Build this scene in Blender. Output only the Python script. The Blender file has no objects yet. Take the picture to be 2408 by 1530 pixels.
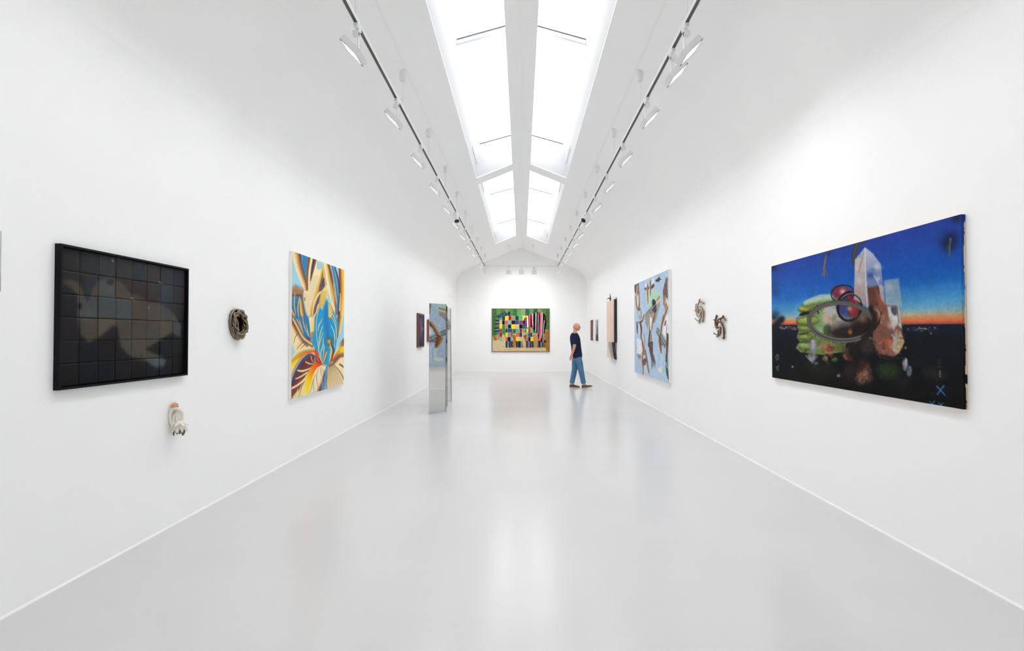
import bpy, bmesh, math, random
import numpy as np
from mathutils import Vector, Matrix

# ------------------------------------------------------------------ camera, world, exposure
SC = bpy.context.scene
COL = SC.collection
F_PX = 1185.0                       # focal length for a 2408 px wide frame
CAM_H = 1.42
PITCH = math.radians(0.85)
cam_data = bpy.data.cameras.new('camera')
cam_data.sensor_width = 36.0
cam_data.lens = 36.0 * F_PX / 2408.0
cam_data.clip_start = 0.05
cam_data.shift_x = -22.0 / 2408.0
cam_data.shift_y = 5.4 / 2408.0
cam = bpy.data.objects.new('camera', cam_data)
COL.objects.link(cam)
cam.location = (0, 0, CAM_H)
cam.rotation_euler = (math.pi / 2 + PITCH, 0, 0)
SC.camera = cam

SKY_STRENGTH = 3.25
LENS_GLOW = 5.0
LAMP_WATT = 3.1
LAMP_SPREAD = math.radians(138)
LAMP_TILT = math.radians(14)
world = bpy.data.worlds.new('overcast_sky')
SC.world = world
world.use_nodes = True
bg = world.node_tree.nodes['Background']
bg.inputs[0].default_value = (0.985, 0.99, 1.0, 1)
bg.inputs[1].default_value = SKY_STRENGTH

SC.view_settings.view_transform = 'Standard'
SC.view_settings.look = 'None'
SC.view_settings.gamma = 1.0
SC.view_settings.exposure = 0.45
SC.view_settings.use_curve_mapping = False
try:
    SC.cycles.use_denoising = True
    SC.cycles.max_bounces = 12
    SC.cycles.diffuse_bounces = 10
    SC.cycles.use_adaptive_sampling = True
    SC.cycles.adaptive_threshold = 0.2
    SC.cycles.glossy_bounces = 6
    SC.cycles.transparent_max_bounces = 12
    SC.cycles.sample_clamp_indirect = 8.0
    SC.cycles.caustics_reflective = False
except Exception:
    pass

# ------------------------------------------------------------------ dimensions of the room
D = 2.605                            # half width
Y0, Y1 = -4.6, 20.03                 # rear and end wall
H_SPRING = CAM_H + 2.46              # wall head
H_RIDGE = CAM_H + 3.50
SLOPE = 0.40
def ceil_z(x): return H_RIDGE - SLOPE * abs(x)

# ------------------------------------------------------------------ helpers
def lin(c):
    c = np.asarray(c, dtype=np.float64)
    return np.where(c <= 0.04045, c / 12.92, ((c + 0.055) / 1.055) ** 2.4)
def hexc(h):
    h = h.lstrip('#')
    return tuple(int(h[i:i + 2], 16) / 255.0 for i in (0, 2, 4))
def hl(h):
    return tuple(float(v) for v in lin(hexc(h))) + (1.0,)

MATS = {}
def mat(name, color='#ffffff', rough=0.5, metal=0.0, spec=0.5, bump=0.0, bscale=200.0, var=0.0, vscale=3.0,
        emit=None, estr=0.0, attr=None):
    if name in MATS:
        return MATS[name]
    m = bpy.data.materials.new(name)
    m.use_nodes = True
    nt = m.node_tree
    b = nt.nodes['Principled BSDF']
    col = hl(color) if isinstance(color, str) else tuple(color) + (1.0,)
    b.inputs['Base Color'].default_value = col
    b.inputs['Roughness'].default_value = rough
    b.inputs['Metallic'].default_value = metal
    b.inputs['Specular IOR Level'].default_value = spec
    tc = nt.nodes.new('ShaderNodeTexCoord')
    src = None
    if attr:
        a = nt.nodes.new('ShaderNodeAttribute'); a.attribute_name = attr
        src = a.outputs['Color']
        nt.links.new(src, b.inputs['Base Color'])
    if var > 0:
        n = nt.nodes.new('ShaderNodeTexNoise')
        n.inputs['Scale'].default_value = vscale
        n.inputs['Detail'].default_value = 6
        nt.links.new(tc.outputs['Object'], n.inputs['Vector'])
        r = nt.nodes.new('ShaderNodeMapRange')
        r.inputs['To Min'].default_value = 1 - var
        r.inputs['To Max'].default_value = 1 + var
        nt.links.new(n.outputs['Fac'], r.inputs['Value'])
        mx = nt.nodes.new('ShaderNodeMix'); mx.data_type = 'RGBA'; mx.blend_type = 'MULTIPLY'
        mx.inputs['Factor'].default_value = 1.0
        if src is not None:
            nt.links.new(src, mx.inputs['A'])
        else:
            mx.inputs['A'].default_value = col
        nt.links.new(r.outputs['Result'], mx.inputs['B'])
        nt.links.new(mx.outputs['Result'], b.inputs['Base Color'])
    if bump > 0:
        n = nt.nodes.new('ShaderNodeTexNoise')
        n.inputs['Scale'].default_value = bscale
        n.inputs['Detail'].default_value = 4
        nt.links.new(tc.outputs['Object'], n.inputs['Vector'])
        bp = nt.nodes.new('ShaderNodeBump')
        bp.inputs['Strength'].default_value = bump
        bp.inputs['Distance'].default_value = 0.002
        nt.links.new(n.outputs['Fac'], bp.inputs['Height'])
        nt.links.new(bp.outputs['Normal'], b.inputs['Normal'])
    if emit:
        b.inputs['Emission Color'].default_value = hl(emit)
        b.inputs['Emission Strength'].default_value = estr
    MATS[name] = m
    return m

class MB:
    """collects verts / faces of ONE mesh"""
    def __init__(s): s.v = []; s.f = []
    def add(s, verts, faces):
        o = len(s.v)
        s.v += [tuple(map(float, p)) for p in verts]
        s.f += [tuple(i + o for i in f) for f in faces]
        return s
    def box(s, lo, hi, M=None):
        x0, y0, z0 = lo; x1, y1, z1 = hi
        vs = [(x0, y0, z0), (x1, y0, z0), (x1, y1, z0), (x0, y1, z0), (x0, y0, z1), (x1, y0, z1), (x1, y1, z1), (x0, y1, z1)]
        if M is not None: vs = [M @ Vector(p) for p in vs]
        return s.add(vs, [(0, 3, 2, 1), (4, 5, 6, 7), (0, 1, 5, 4), (1, 2, 6, 5), (2, 3, 7, 6), (3, 0, 4, 7)])
    def quad(s, a, b, c, d): return s.add([a, b, c, d], [(0, 1, 2, 3)])
    def prism(s, poly, axis_vec):
        """polygon (list of 3d pts) extruded by axis_vec, capped"""
        n = len(poly); av = Vector(axis_vec)
        vs = [Vector(p) for p in poly] + [Vector(p) + av for p in poly]
        fs = [tuple(range(n))[::-1], tuple(range(n, 2 * n))]
        fs += [(i, (i + 1) % n, n + (i + 1) % n, n + i) for i in range(n)]
        return s.add(vs, fs)
    def tube(s, pts, rad, seg=8, cap=True, flat=1.0, up=None):
        pts = [Vector(p) for p in pts]; n = len(pts)
        if not hasattr(rad, '__len__'): rad = [rad] * n
        rings = []; prev = None
        for i in range(n):
            t = (pts[min(i + 1, n - 1)] - pts[max(i - 1, 0)])
            if t.length < 1e-9: t = Vector((0, 0, 1))
            t.normalize()
            if prev is None:
                ref = Vector(up) if up else (Vector((0, 0, 1)) if abs(t.z) < 0.9 else Vector((1, 0, 0)))
                a = t.cross(ref).normalized()
            else:
                a = (prev - t * prev.dot(t))
                a = a.normalized() if a.length > 1e-6 else t.cross(Vector((0.3, 0.5, 0.8))).normalized()
            prev = a; b = t.cross(a)
            rings.append([pts[i] + (a * math.cos(2 * math.pi * k / seg) + b * flat * math.sin(2 * math.pi * k / seg)) * rad[i] for k in range(seg)])
        vs = [p for r in rings for p in r]; fs = []
        for i in range(n - 1):
            for k in range(seg):
                k2 = (k + 1) % seg
                fs.append((i * seg + k, i * seg + k2, (i + 1) * seg + k2, (i + 1) * seg + k))
        if cap:
            fs.append(tuple(range(seg))[::-1]); fs.append(tuple((n - 1) * seg + k for k in range(seg)))
        return s.add(vs, fs)
    def ball(s, c, r, seg=10, rings=6, M=None):
        c = Vector(c); r = Vector(r) if hasattr(r, '__len__') else Vector((r, r, r))
        vs = [(0, 0, 1)]
        for i in range(1, rings):
            th = math.pi * i / rings
            for k in range(seg):
                ph = 2 * math.pi * k / seg
                vs.append((math.sin(th) * math.cos(ph), math.sin(th) * math.sin(ph), math.cos(th)))
        vs.append((0, 0, -1)); last = len(vs) - 1
        P = []
        for p in vs:
            q = Vector((p[0] * r.x, p[1] * r.y, p[2] * r.z))
            if M is not None: q = M @ q
            P.append(q + c)
        fs = []
        for k in range(seg):
            k2 = (k + 1) % seg
            fs.append((0, 1 + k, 1 + k2))
            for i in range(rings - 2):
                fs.append((1 + i * seg + k, 1 + (i + 1) * seg + k, 1 + (i + 1) * seg + k2, 1 + i * seg + k2))
            fs.append((1 + (rings - 2) * seg + k, last, 1 + (rings - 2) * seg + k2))
        return s.add(P, fs)
    def mesh(s, name):
        me = bpy.data.meshes.new(name)
        me.from_pydata(s.v, [], s.f)
        bm = bmesh.new(); bm.from_mesh(me)
        bmesh.ops.recalc_face_normals(bm, faces=bm.faces)
        bm.to_mesh(me); bm.free()
        return me
    def build(s, name, m, parent=None, smooth=False):
        return link(name, s.mesh(name), m, parent, smooth)

def link(name, me, m, parent=None, smooth=False):
    if m is not None:
        me.materials.clear(); me.materials.append(m)
    if smooth:
        me.polygons.foreach_set('use_smooth', [True] * len(me.polygons))
    o = bpy.data.objects.new(name, me)
    COL.objects.link(o)
    if parent: 
        o.parent = parent
        o.matrix_parent_inverse = Matrix.Translation(-parent.location)
    return o
def tag(o, label=None, cat=None, group=None, kind=None):
    if label: o['label'] = label
    if cat: o['category'] = cat
    if group: o['group'] = group
    if kind: o['kind'] = kind
    return o
def empty(name, loc=(0, 0, 0)):
    o = bpy.data.objects.new(name, None)
    o.empty_display_size = 0.1
    COL.objects.link(o); o.location = loc
    return o
def struct(name, mb, m, parent=None):
    o = mb.build(name, m, parent)
    if parent is None: tag(o, kind='structure')
    return o
def smooth_path(pts, n=8):
    P = [Vector(p) for p in pts]; out = []
    for i in range(len(P) - 1):
        p0 = P[max(i - 1, 0)]; p1 = P[i]; p2 = P[i + 1]; p3 = P[min(i + 2, len(P) - 1)]
        for k in range(n):
            t = k / n
            out.append(0.5 * ((2 * p1) + (p2 - p0) * t + (2 * p0 - 5 * p1 + 4 * p2 - p3) * t * t + (3 * p1 - p0 - 3 * p2 + p3) * t ** 3))
    out.append(P[-1]); return out
def lerp_list(vals, n):
    return [float(v) for v in np.interp(np.linspace(0, len(vals) - 1, n), range(len(vals)), vals)]

# ------------------------------------------------------------------ base materials
M_WALL = mat('wall_paint', (0.925, 0.925, 0.922), rough=0.85, spec=0.15, bump=0.05, bscale=90, var=0.006, vscale=1.5)
M_CEIL = mat('ceiling_paint', (0.945, 0.945, 0.942), rough=0.9, spec=0.1, bump=0.05, bscale=90, var=0.006, vscale=1.5)
M_TRIM = mat('trim_white', (0.90, 0.90, 0.89), rough=0.45, spec=0.3)
M_WHITE = mat('lamp_white_metal', (0.80, 0.80, 0.80), rough=0.4, spec=0.4)
M_DARKSLOT = mat('slot_grey', '#5a5852', rough=0.6)
M_BLACK = mat('black_plastic', '#1a1a1a', rough=0.45)
M_GAP = mat('joint_grey', '#55585e', rough=0.7)
M_ALU = mat('glazing_bar_white', (0.80, 0.81, 0.83), rough=0.5)
M_SEAM = mat('glazing_seam', (0.66, 0.68, 0.70), rough=0.6)

def floor_material():
    m = bpy.data.materials.new('polished_grey_floor'); m.use_nodes = True
    nt = m.node_tree; b = nt.nodes['Principled BSDF']
    tc = nt.nodes.new('ShaderNodeTexCoord')
    n1 = nt.nodes.new('ShaderNodeTexNoise'); n1.inputs['Scale'].default_value = 0.9; n1.inputs['Detail'].default_value = 8
    n2 = nt.nodes.new('ShaderNodeTexNoise'); n2.inputs['Scale'].default_value = 14; n2.inputs['Detail'].default_value = 8
    mp = nt.nodes.new('ShaderNodeMapping'); mp.inputs['Scale'].default_value = (6, 1.3, 1); mp.inputs['Rotation'].default_value = (0, 0, 0.5)
    n3 = nt.nodes.new('ShaderNodeTexNoise'); n3.inputs['Scale'].default_value = 22; n3.inputs['Detail'].default_value = 10; n3.inputs['Roughness'].default_value = 0.75
    for n in (n1, n2): nt.links.new(tc.outputs['Object'], n.inputs['Vector'])
    nt.links.new(tc.outputs['Object'], mp.inputs['Vector']); nt.links.new(mp.outputs['Vector'], n3.inputs['Vector'])
    cr = nt.nodes.new('ShaderNodeValToRGB')
    cr.color_ramp.elements[0].position = 0.3; cr.color_ramp.elements[0].color = (0.575, 0.573, 0.570, 1)
    cr.color_ramp.elements[1].position = 0.7; cr.color_ramp.elements[1].color = (0.60, 0.598, 0.595, 1)
    nt.links.new(n1.outputs['Fac'], cr.inputs['Fac'])
    sc = nt.nodes.new('ShaderNodeValToRGB')       # worn scuffs
    sc.color_ramp.elements[0].position = 0.68; sc.color_ramp.elements[0].color = (1, 1, 1, 1)
    sc.color_ramp.elements[1].position = 0.76; sc.color_ramp.elements[1].color = (0.95, 0.948, 0.945, 1)
    nt.links.new(n3.outputs['Fac'], sc.inputs['Fac'])
    mx = nt.nodes.new('ShaderNodeMix'); mx.data_type = 'RGBA'; mx.blend_type = 'MULTIPLY'; mx.inputs['Factor'].default_value = 1
    nt.links.new(cr.outputs['Color'], mx.inputs['A']); nt.links.new(sc.outputs['Color'], mx.inputs['B'])
    nt.links.new(mx.outputs['Result'], b.inputs['Base Color'])
    mr = nt.nodes.new('ShaderNodeMapRange'); mr.inputs['To Min'].default_value = 0.19; mr.inputs['To Max'].default_value = 0.25
    nt.links.new(n2.outputs['Fac'], mr.inputs['Value']); nt.links.new(mr.outputs['Result'], b.inputs['Roughness'])
    b.inputs['Specular IOR Level'].default_value = 0.44
    return m
def glass_material():
    m = bpy.data.materials.new('skylight_glass'); m.use_nodes = True
    nt = m.node_tree; nt.nodes.clear()
    out = nt.nodes.new('ShaderNodeOutputMaterial'); t = nt.nodes.new('ShaderNodeBsdfTransparent')
    g = nt.nodes.new('ShaderNodeBsdfGlossy'); g.inputs['Roughness'].default_value = 0.15
    t.inputs[0].default_value = (0.98, 0.98, 0.98, 1)
    mx = nt.nodes.new('ShaderNodeMixShader'); mx.inputs[0].default_value = 0.05
    nt.links.new(t.outputs[0], mx.inputs[1]); nt.links.new(g.outputs[0], mx.inputs[2]); nt.links.new(mx.outputs[0], out.inputs[0])
    return m
M_FLOOR = floor_material(); M_GLASS = glass_material()

# ------------------------------------------------------------------ shell
T = 0.2
struct('floor', MB().box((-D - T, Y0 - T, -0.2), (D + T, Y1 + T, 0)), M_FLOOR)
struct('wall_left', MB().box((-D - T, Y0 - T, 0), (-D, Y1 + T, ceil_z(D) + 0.02)), M_WALL)
struct('wall_right', MB().box((D, Y0 - T, 0), (D + T, Y1 + T, ceil_z(D) + 0.02)), M_WALL)
def gable(y, t):
    return MB().prism([(-D, y, 0), (D, y, 0), (D, y, ceil_z(D)), (0, y, H_RIDGE), (-D, y, ceil_z(D))], (0, t, 0))
struct('wall_end', gable(Y1, T), M_WALL)
struct('wall_rear', gable(Y0 - T, T), M_WALL)

SECT = [(0.4, 10.05), (10.45, 17.30)]     # two skylight sections along the ridge
XO, XI = 0.898, 0.18                                     # outer and ridge side of an opening
XG, ZG, GS = 0.837, CAM_H + 3.84, 0.28                   # glass: outer edge and slope
def glass_z(x): return ZG + GS * (XG - abs(x))
cm = MB(); CT = 0.02
def cslab(x0, x1, y0, y1):
    """ceiling slab between x0 and x1 on the slope, with thickness"""
    cm.prism([(x0, y0, ceil_z(x0)), (x1, y0, ceil_z(x1)), (x1, y0, ceil_z(x1) + CT), (x0, y0, ceil_z(x0) + CT)], (0, y1 - y0, 0))
for s in (-1, 1):
    cslab(s * (D + T), s * XO, Y0 - T, Y1 + T)
    ys = [Y0 - T] + [y for sec in SECT for y in sec] + [Y1 + T]
    for k in range(0, len(ys), 2):
        cslab(s * XO, s * XI, ys[k], ys[k + 1])
cm.prism([(-XI, Y0 - T, ceil_z(XI)), (0, Y0 - T, H_RIDGE), (XI, Y0 - T, ceil_z(XI)), (XI, Y0 - T, glass_z(XI) + 0.05), (-XI, Y0 - T, glass_z(XI) + 0.05)], (0, Y1 - Y0 + 2 * T, 0))
ceil_ob = struct('ceiling', cm, M_CEIL)
for s in (-1, 1):                    # rounded plaster cove where wall and slope meet
    rc = 0.55; zs = ceil_z(D); vs = []; fs = []; n = 20
    P0 = Vector((D - 0.001, 0, zs - rc)); P1 = Vector((D - 0.001, 0, zs)); P2 = Vector((D - rc, 0, ceil_z(D - rc) - 0.001))
    for i in range(n + 1):
        t = i / n; p = P0 * (1 - t) ** 2 + P1 * 2 * t * (1 - t) + P2 * t * t
        vs += [(s * p.x, Y0, p.z), (s * p.x, Y1, p.z)]
    for i in range(n): fs.append((2 * i, 2 * i + 1, 2 * i + 3, 2 * i + 2))
    me = bpy.data.meshes.new('cove'); me.from_pydata(vs, [], fs if s < 0 else [f[::-1] for f in fs])
    link('cove', me, M_CEIL, ceil_ob, True)

M_REVEAL = mat('dimmed_reveal_paint', (0.64, 0.65, 0.665), rough=0.85, spec=0.15)  # white paint, greyed in its colour to offset the strong skylight
for si, (ya, yb) in enumerate(SECT):
    root = empty('window_%d' % (si + 1), (0, (ya + yb) / 2, ZG)); tag(root, kind='structure')
    for s in (-1, 1):
        mb = MB()     # outer side reveal with thickness
        a = (s * XO, ceil_z(XO) + CT); b = (s * XG, ZG)
        mb.prism([(a[0], ya, a[1]), (b[0], ya, b[1]), (b[0] + s * 0.12, ya, b[1]), (a[0] + s * 0.12, ya, a[1])], (0, yb - ya, 0))
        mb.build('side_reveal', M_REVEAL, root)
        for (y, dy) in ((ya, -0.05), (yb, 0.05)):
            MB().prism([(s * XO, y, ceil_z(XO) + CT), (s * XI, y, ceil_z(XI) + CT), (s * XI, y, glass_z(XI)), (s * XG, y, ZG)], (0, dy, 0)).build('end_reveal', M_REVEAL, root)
        # cross bars under the glass, with their dark joints
        ybar = ya + (yb - ya) / 2 - (0.02 if si else 0)
        ybar = {0: 6.48, 1: 13.66}[si]
        def bar(y0, y1, h0, h1, m, name, xa=XI, xb=XG):
            mb = MB()
            P = [(s * xa, y0, glass_z(xa) - h0), (s * xb, y0, glass_z(xb) - h0), (s * xb, y0, glass_z(xb) - h1), (s * xa, y0, glass_z(xa) - h1)]
            return mb.prism(P, (0, y1 - y0, 0)).build(name, m, root)
        bar(ybar, ybar + 0.05, 0.0, 0.06, M_ALU, 'glazing_bar')
        bar(ybar - 0.012, ybar, 0.0, 0.012, M_GAP, 'joint')
        bar(yb - 0.014, yb - 0.001, 0.0, 0.012, M_GAP, 'joint')
        # panes, three in each bay
        for (p0, p1) in ((ya, ybar), (ybar + 0.05, yb)):
            L = (p1 - p0) / 3
            for k in range(3):
                q0, q1 = p0 + k * L + 0.004, p0 + (k + 1) * L - 0.004
                mb = MB()
                mb.prism([(s * XI, q0, glass_z(XI)), (s * XG, q0, ZG), (s * XG, q0, ZG + 0.008), (s * XI, q0, glass_z(XI) + 0.008)], (0, q1 - q0, 0))
                mb.build('pane', M_GLASS, root)
                if k: bar(q0 - 0.012, q0 + 0.004, 0.0, 0.006, M_SEAM, 'pane_seam')
        # vent slots cut in the side reveal
        vents = {0: [9.03], 1: [10.95, 16.45]}[si]
        for v0 in vents:
            for k in range(7):
                y = v0 + k * 0.13
                t0, t1 = 0.27, 0.36
                def rp(t, off): return (s * (XO + (XG - XO) * t - off), ceil_z(XO) + (ZG - ceil_z(XO)) * t)
                A = rp(t0, 0.001); B = rp(t1, 0.001)
                mb = MB(); w = 0.028; sk = 0.035
                mb.add([(A[0], y, A[1]), (A[0], y + w, A[1]), (B[0], y + w - sk, B[1]), (B[0], y - sk, B[1]),
                        (A[0] + s * 0.003, y, A[1]), (A[0] + s * 0.003, y + w, A[1]), (B[0] + s * 0.003, y + w - sk, B[1]), (B[0] + s * 0.003, y - sk, B[1])],
                       [(0, 1, 2, 3), (7, 6, 5, 4), (0, 4, 5, 1), (1, 5, 6, 2), (2, 6, 7, 3), (3, 7, 4, 0)])
                mb.build('vent_slot', M_GAP, root)

for k, (name, s) in enumerate((('baseboard_left', -1), ('baseboard_right', 1))):
    struct(name, MB().prism([(s * D, Y0, 0), (s * (D - 0.008), Y0, 0), (s * (D - 0.002), Y0, 0.012), (s * D, Y0, 0.012)], (0, Y1 - Y0, 0)), M_TRIM)
struct('baseboard_end', MB().prism([(-D, Y1, 0), (-D, Y1 - 0.008, 0), (-D, Y1 - 0.002, 0.012), (-D, Y1, 0.012)], (2 * D, 0, 0)), M_TRIM)
for k, s in enumerate((-1, 1)):      # thin cover strip running along each ceiling slope
    x0, x1 = 1.280, 1.300
    struct('trim_%d' % (k + 1), MB().prism([(s * x0, Y0, ceil_z(x0)), (s * x1, Y0, ceil_z(x1)), (s * x1, Y0, ceil_z(x1) - 0.008), (s * x0, Y0, ceil_z(x0) - 0.008)], (0, 18.4 - Y0, 0)), M_TRIM)
# flush door in the left wall near the end corner
dr = empty('door_1', (-D, 18.78, 0)); tag(dr, kind='structure')
MB().box((-D, 18.06, 0.012), (-D + 0.004, 19.50, 2.845)).build('door_leaf', M_WALL, dr)
MB().box((-D, 18.06, 2.845), (-D + 0.005, 19.50, 2.853)).build('head_joint', mat('joint_light', '#b4b4b4', rough=0.8), dr)

# sky portals: sampling hint for daylight entering through each skylight slope
for (ya, yb) in SECT:
    for s in (-1, 1):
        ld = bpy.data.lights.new('skylight_portal', 'AREA'); ld.shape = 'RECTANGLE'
        ld.size = XG - XI; ld.size_y = yb - ya
        ld.cycles.is_portal = True
        lo = bpy.data.objects.new('skylight_portal', ld); COL.objects.link(lo)
        xm = s * (XG + XI) / 2
        lo.location = (xm, (ya + yb) / 2, glass_z(xm) + 0.03)
        lo.rotation_euler = (0, s * math.atan(GS), 0)

# ------------------------------------------------------------------ lighting tracks
XT = 1.335; ZT = CAM_H + 2.52; YT = 18.4
M_LENS = mat('lamp_lens', '#ffffff', rough=0.4, emit='#fffdf8', estr=LENS_GLOW)
ORD = ['first', 'second', 'third', 'fourth', 'fifth', 'sixth', 'seventh', 'eighth', 'ninth', 'tenth', 'eleventh', 'twelfth', 'thirteenth']
def rail(mb, p0, p1):
    """inverted U channel; slot opens downwards"""
    p0 = Vector(p0); p1 = Vector(p1); d = (p1 - p0); L = d.length; d.normalize()
    side = Vector((0, 0, 1)).cross(d)
    w, h, t = 0.018, 0.034, 0.004
    def b(a0, a1, z0, z1):
        return [p0 + side * a0 + Vector((0, 0, z0)), p0 + side * a1 + Vector((0, 0, z0)), p0 + side * a1 + Vector((0, 0, z1)), p0 + side * a0 + Vector((0, 0, z1))]
    mb.prism(b(-w, -w + t, 0, h), d * L); mb.prism(b(w - t, w, 0, h), d * L); mb.prism(b(-w + t, w - t, h - t, h), d * L)
def make_track(p0, p1, susp, label):
    root = empty('lighting_track', ((p0[0] + p1[0]) / 2, (p0[1] + p1[1]) / 2, ZT)); tag(root, label, 'light track', 'suspended lighting tracks')
    mb = MB(); rail(mb, p0, p1); mb.build('rail', M_WHITE, root)
    d = (Vector(p1) - Vector(p0)); L = d.length; d.normalize(); side = Vector((0, 0, 1)).cross(d)
    a = Vector(p0) + Vector((0, 0, 0.006))
    MB().prism([a - side * 0.0135, a + side * 0.0135, a + side * 0.0135 + Vector((0, 0, 0.022)), a - side * 0.0135 + Vector((0, 0, 0.022))], d * L).build('conductor_slot', M_DARKSLOT, root)
    for (x, y) in susp:
        zc = ceil_z(x)
        MB().tube([(x, y, ZT + 0.033), (x, y, zc - 0.07)], 0.003, 6).build('suspension_rod', M_WHITE, root)
        MB().tube([(x, y, zc - 0.115), (x, y, zc - 0.112), (x, y, zc - 0.02), (x, y, zc + 0.03)], [0.022, 0.030, 0.033, 0.033], 14).build('ceiling_rose', M_WHITE, root)
    return root
YN = -3.6
sus = [4.02 + 1.6 * k for k in range(-4, 10)]
make_track((-XT, YN, ZT), (-XT, YT, ZT), [(-XT, y) for y in sus], 'long white ceiling track with dark slot along the left of the skylight')
make_track((XT, YN, ZT), (XT, YT, ZT), [(XT, y) for y in sus], 'long white ceiling track with dark slot along the right of the skylight')
make_track((-XT + 0.02, YT, ZT), (XT - 0.02, YT, ZT), [(-0.47, YT), (0.43, YT)], 'short white cross track near the end wall, holding three spotlights')

def lamp_meshes():
    """square flood head; local frame: hangs at origin (track underside), beam towards -X and down"""
    a = MB(); a.box((-0.016, -0.05, -0.03), (0.016, 0.05, -0.0005)); a.tube([(0, 0, -0.03), (0, 0, -0.05)], [0.016, 0.016], 12)
    a.box((-0.034, -0.022, -0.085), (0.012, 0.022, -0.05))
    arm = MB(); arm.box((0.002, -0.014, -0.20), (0.012, 0.014, -0.04))
    h = 0.092; t = 0.052; ang = math.radians(45)
    # head frame: n = beam direction, e = edge direction going outwards/up
    n = Vector((-math.sin(ang), 0, -math.cos(ang))); e = Vector((-math.cos(ang), 0, math.sin(ang))); y = Vector((0, 1, 0))
    c = Vector((-0.030, 0, -0.205))
    R = Matrix((e, y, n)).transposed().to_4x4(); R.translation = c
    body = MB(); w = 0.007
    body.box((-h, -h, -t / 2), (h, h, t / 2 - 0.016), R)
    rim = MB()
    for lo, hi in (((-h, -h), (h, -h + w)), ((-h, h - w), (h, h)), ((-h, -h + w), (-h + w, h - w)), ((h - w, -h + w), (h, h - w))):
        rim.box((lo[0], lo[1], t / 2 - 0.016), (hi[0], hi[1], t / 2 - 0.003), R)
    edge = MB()
    for lo, hi in (((-h, -h), (h, -h + w)), ((-h, h - w), (h, h)), ((-h, -h + w), (-h + w, h - w)), ((h - w, -h + w), (h, h - w))):
        edge.box((lo[0], lo[1], t / 2 - 0.003), (hi[0], hi[1], t / 2), R)
    hr = MB(); hr.v = body.v + rim.v; hr.f = body.f + [tuple(i + len(body.v) for i in f) for f in rim.f]
    lens = MB(); g = h - w
    lens.box((-g, -g, t / 2 - 0.016), (g, g, t / 2 - 0.013), R)
    return [('adapter', a, M_WHITE), ('arm', arm, M_WHITE), ('housing', hr, M_WHITE), ('bezel', edge, mat('bezel_dark', '#3c3c3a', rough=0.5)), ('lens', lens, M_LENS)]
LM = [(n, mb.mesh('spotlight_' + n), m) for n, mb, m in lamp_meshes()]
for n, me, m in LM: me.materials.append(m)
LAMP_LIGHT = bpy.data.lights.new('spotlight_beam', 'AREA'); LAMP_LIGHT.shape = 'SQUARE'; LAMP_LIGHT.size = 0.16
LAMP_LIGHT.energy = LAMP_WATT; LAMP_LIGHT.spread = LAMP_SPREAD; LAMP_LIGHT.color = (0.985, 0.985, 1.0)
CROSS_LIGHT = LAMP_LIGHT.copy(); CROSS_LIGHT.energy = LAMP_WATT * 1.7
def put_lamp(x, y, rz, label, group, light=None, tilt=LAMP_TILT):
    root = empty('track_spotlight', (x, y, ZT)); root.rotation_euler = (0, 0, rz)
    tag(root, label, 'spotlight', group)
    for n, me, m in LM:
        o = bpy.data.objects.new(n, me); COL.objects.link(o); o.parent = root
    o = bpy.data.objects.new('beam', light or LAMP_LIGHT); COL.objects.link(o); o.parent = root
    o.location = (-0.030 - 0.047, 0, -0.205 - 0.047); o.rotation_euler = (0, tilt, 0)     # added area light, tilted steeper than the lens to even the walls
    return root
ly = [4.07 + 1.298 * k for k in range(12)]
ry = [4.07, 4.43, 5.34, 6.60, 7.85, 9.12, 10.41, 11.70, 12.92, 14.30, 15.56, 16.97, 18.20]
for k, y in enumerate(ly):
    put_lamp(-XT, y, 0, 'white square spotlight on the left track, %s counting away from the camera' % ORD[k], 'spotlights on the left track')
for k, y in enumerate(ry):
    put_lamp(XT, y, math.pi, 'white square spotlight on the right track, %s counting away from the camera' % ORD[k], 'spotlights on the right track')
for x, w in ((-0.466, 'leftmost'), (0.0, 'middle one'), (0.466, 'rightmost')):
    put_lamp(x, YT, -math.pi / 2, 'white square spotlight on the cross track facing the end wall, %s of three' % w, 'spotlights on the cross track', CROSS_LIGHT, math.radians(38))
for k, y in enumerate((2.77, 1.47, 0.17, -1.13)):   # unseen lamps added along both rows to light the near end
    for s in (-1, 1):
        put_lamp(s * XT, y, 0 if s < 0 else math.pi, 'added unseen square spotlight on the %s track, lighting the near end, %s counting backwards' % ('left' if s < 0 else 'right', ORD[k]), 'added unseen spotlights on the tracks')

def round_spot(x, y, aim, label):
    root = empty('projector_spotlight', (x, y, ZT)); tag(root, label, 'spotlight')
    MB().box((x - 0.016, y - 0.05, ZT - 0.03), (x + 0.016, y + 0.05, ZT - 0.0005)).build('adapter', M_WHITE, root)
    c = Vector((x, y, ZT - 0.10)); d = Vector(aim).normalized()
    MB().tube([(x, y, ZT - 0.03), c], 0.012, 8).build('arm', M_WHITE, root)
    MB().tube([c - d * 0.07, c - d * 0.068, c + d * 0.10, c + d * 0.101], [0.045, 0.052, 0.052, 0.05], 20).build('barrel', M_WHITE, root)
    p = c + d * 0.1015
    MB().tube([p, p + d * 0.018], [0.052, 0.050], 20).build('snoot', M_BLACK, root)
    q = p + d * 0.0182
    MB().tube([q, q + d * 0.002], [0.03, 0.03], 16).build('lens', mat('dark_glass', '#0a0a0c', rough=0.1), root)
round_spot(-XT, 10.25, (0.25, -0.35, -1), 'white cylindrical projector spotlight with black end on the left track')
round_spot(XT, 10.30, (-0.75, -0.45, -0.85), 'white cylindrical projector spotlight with black end on the right track')

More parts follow.
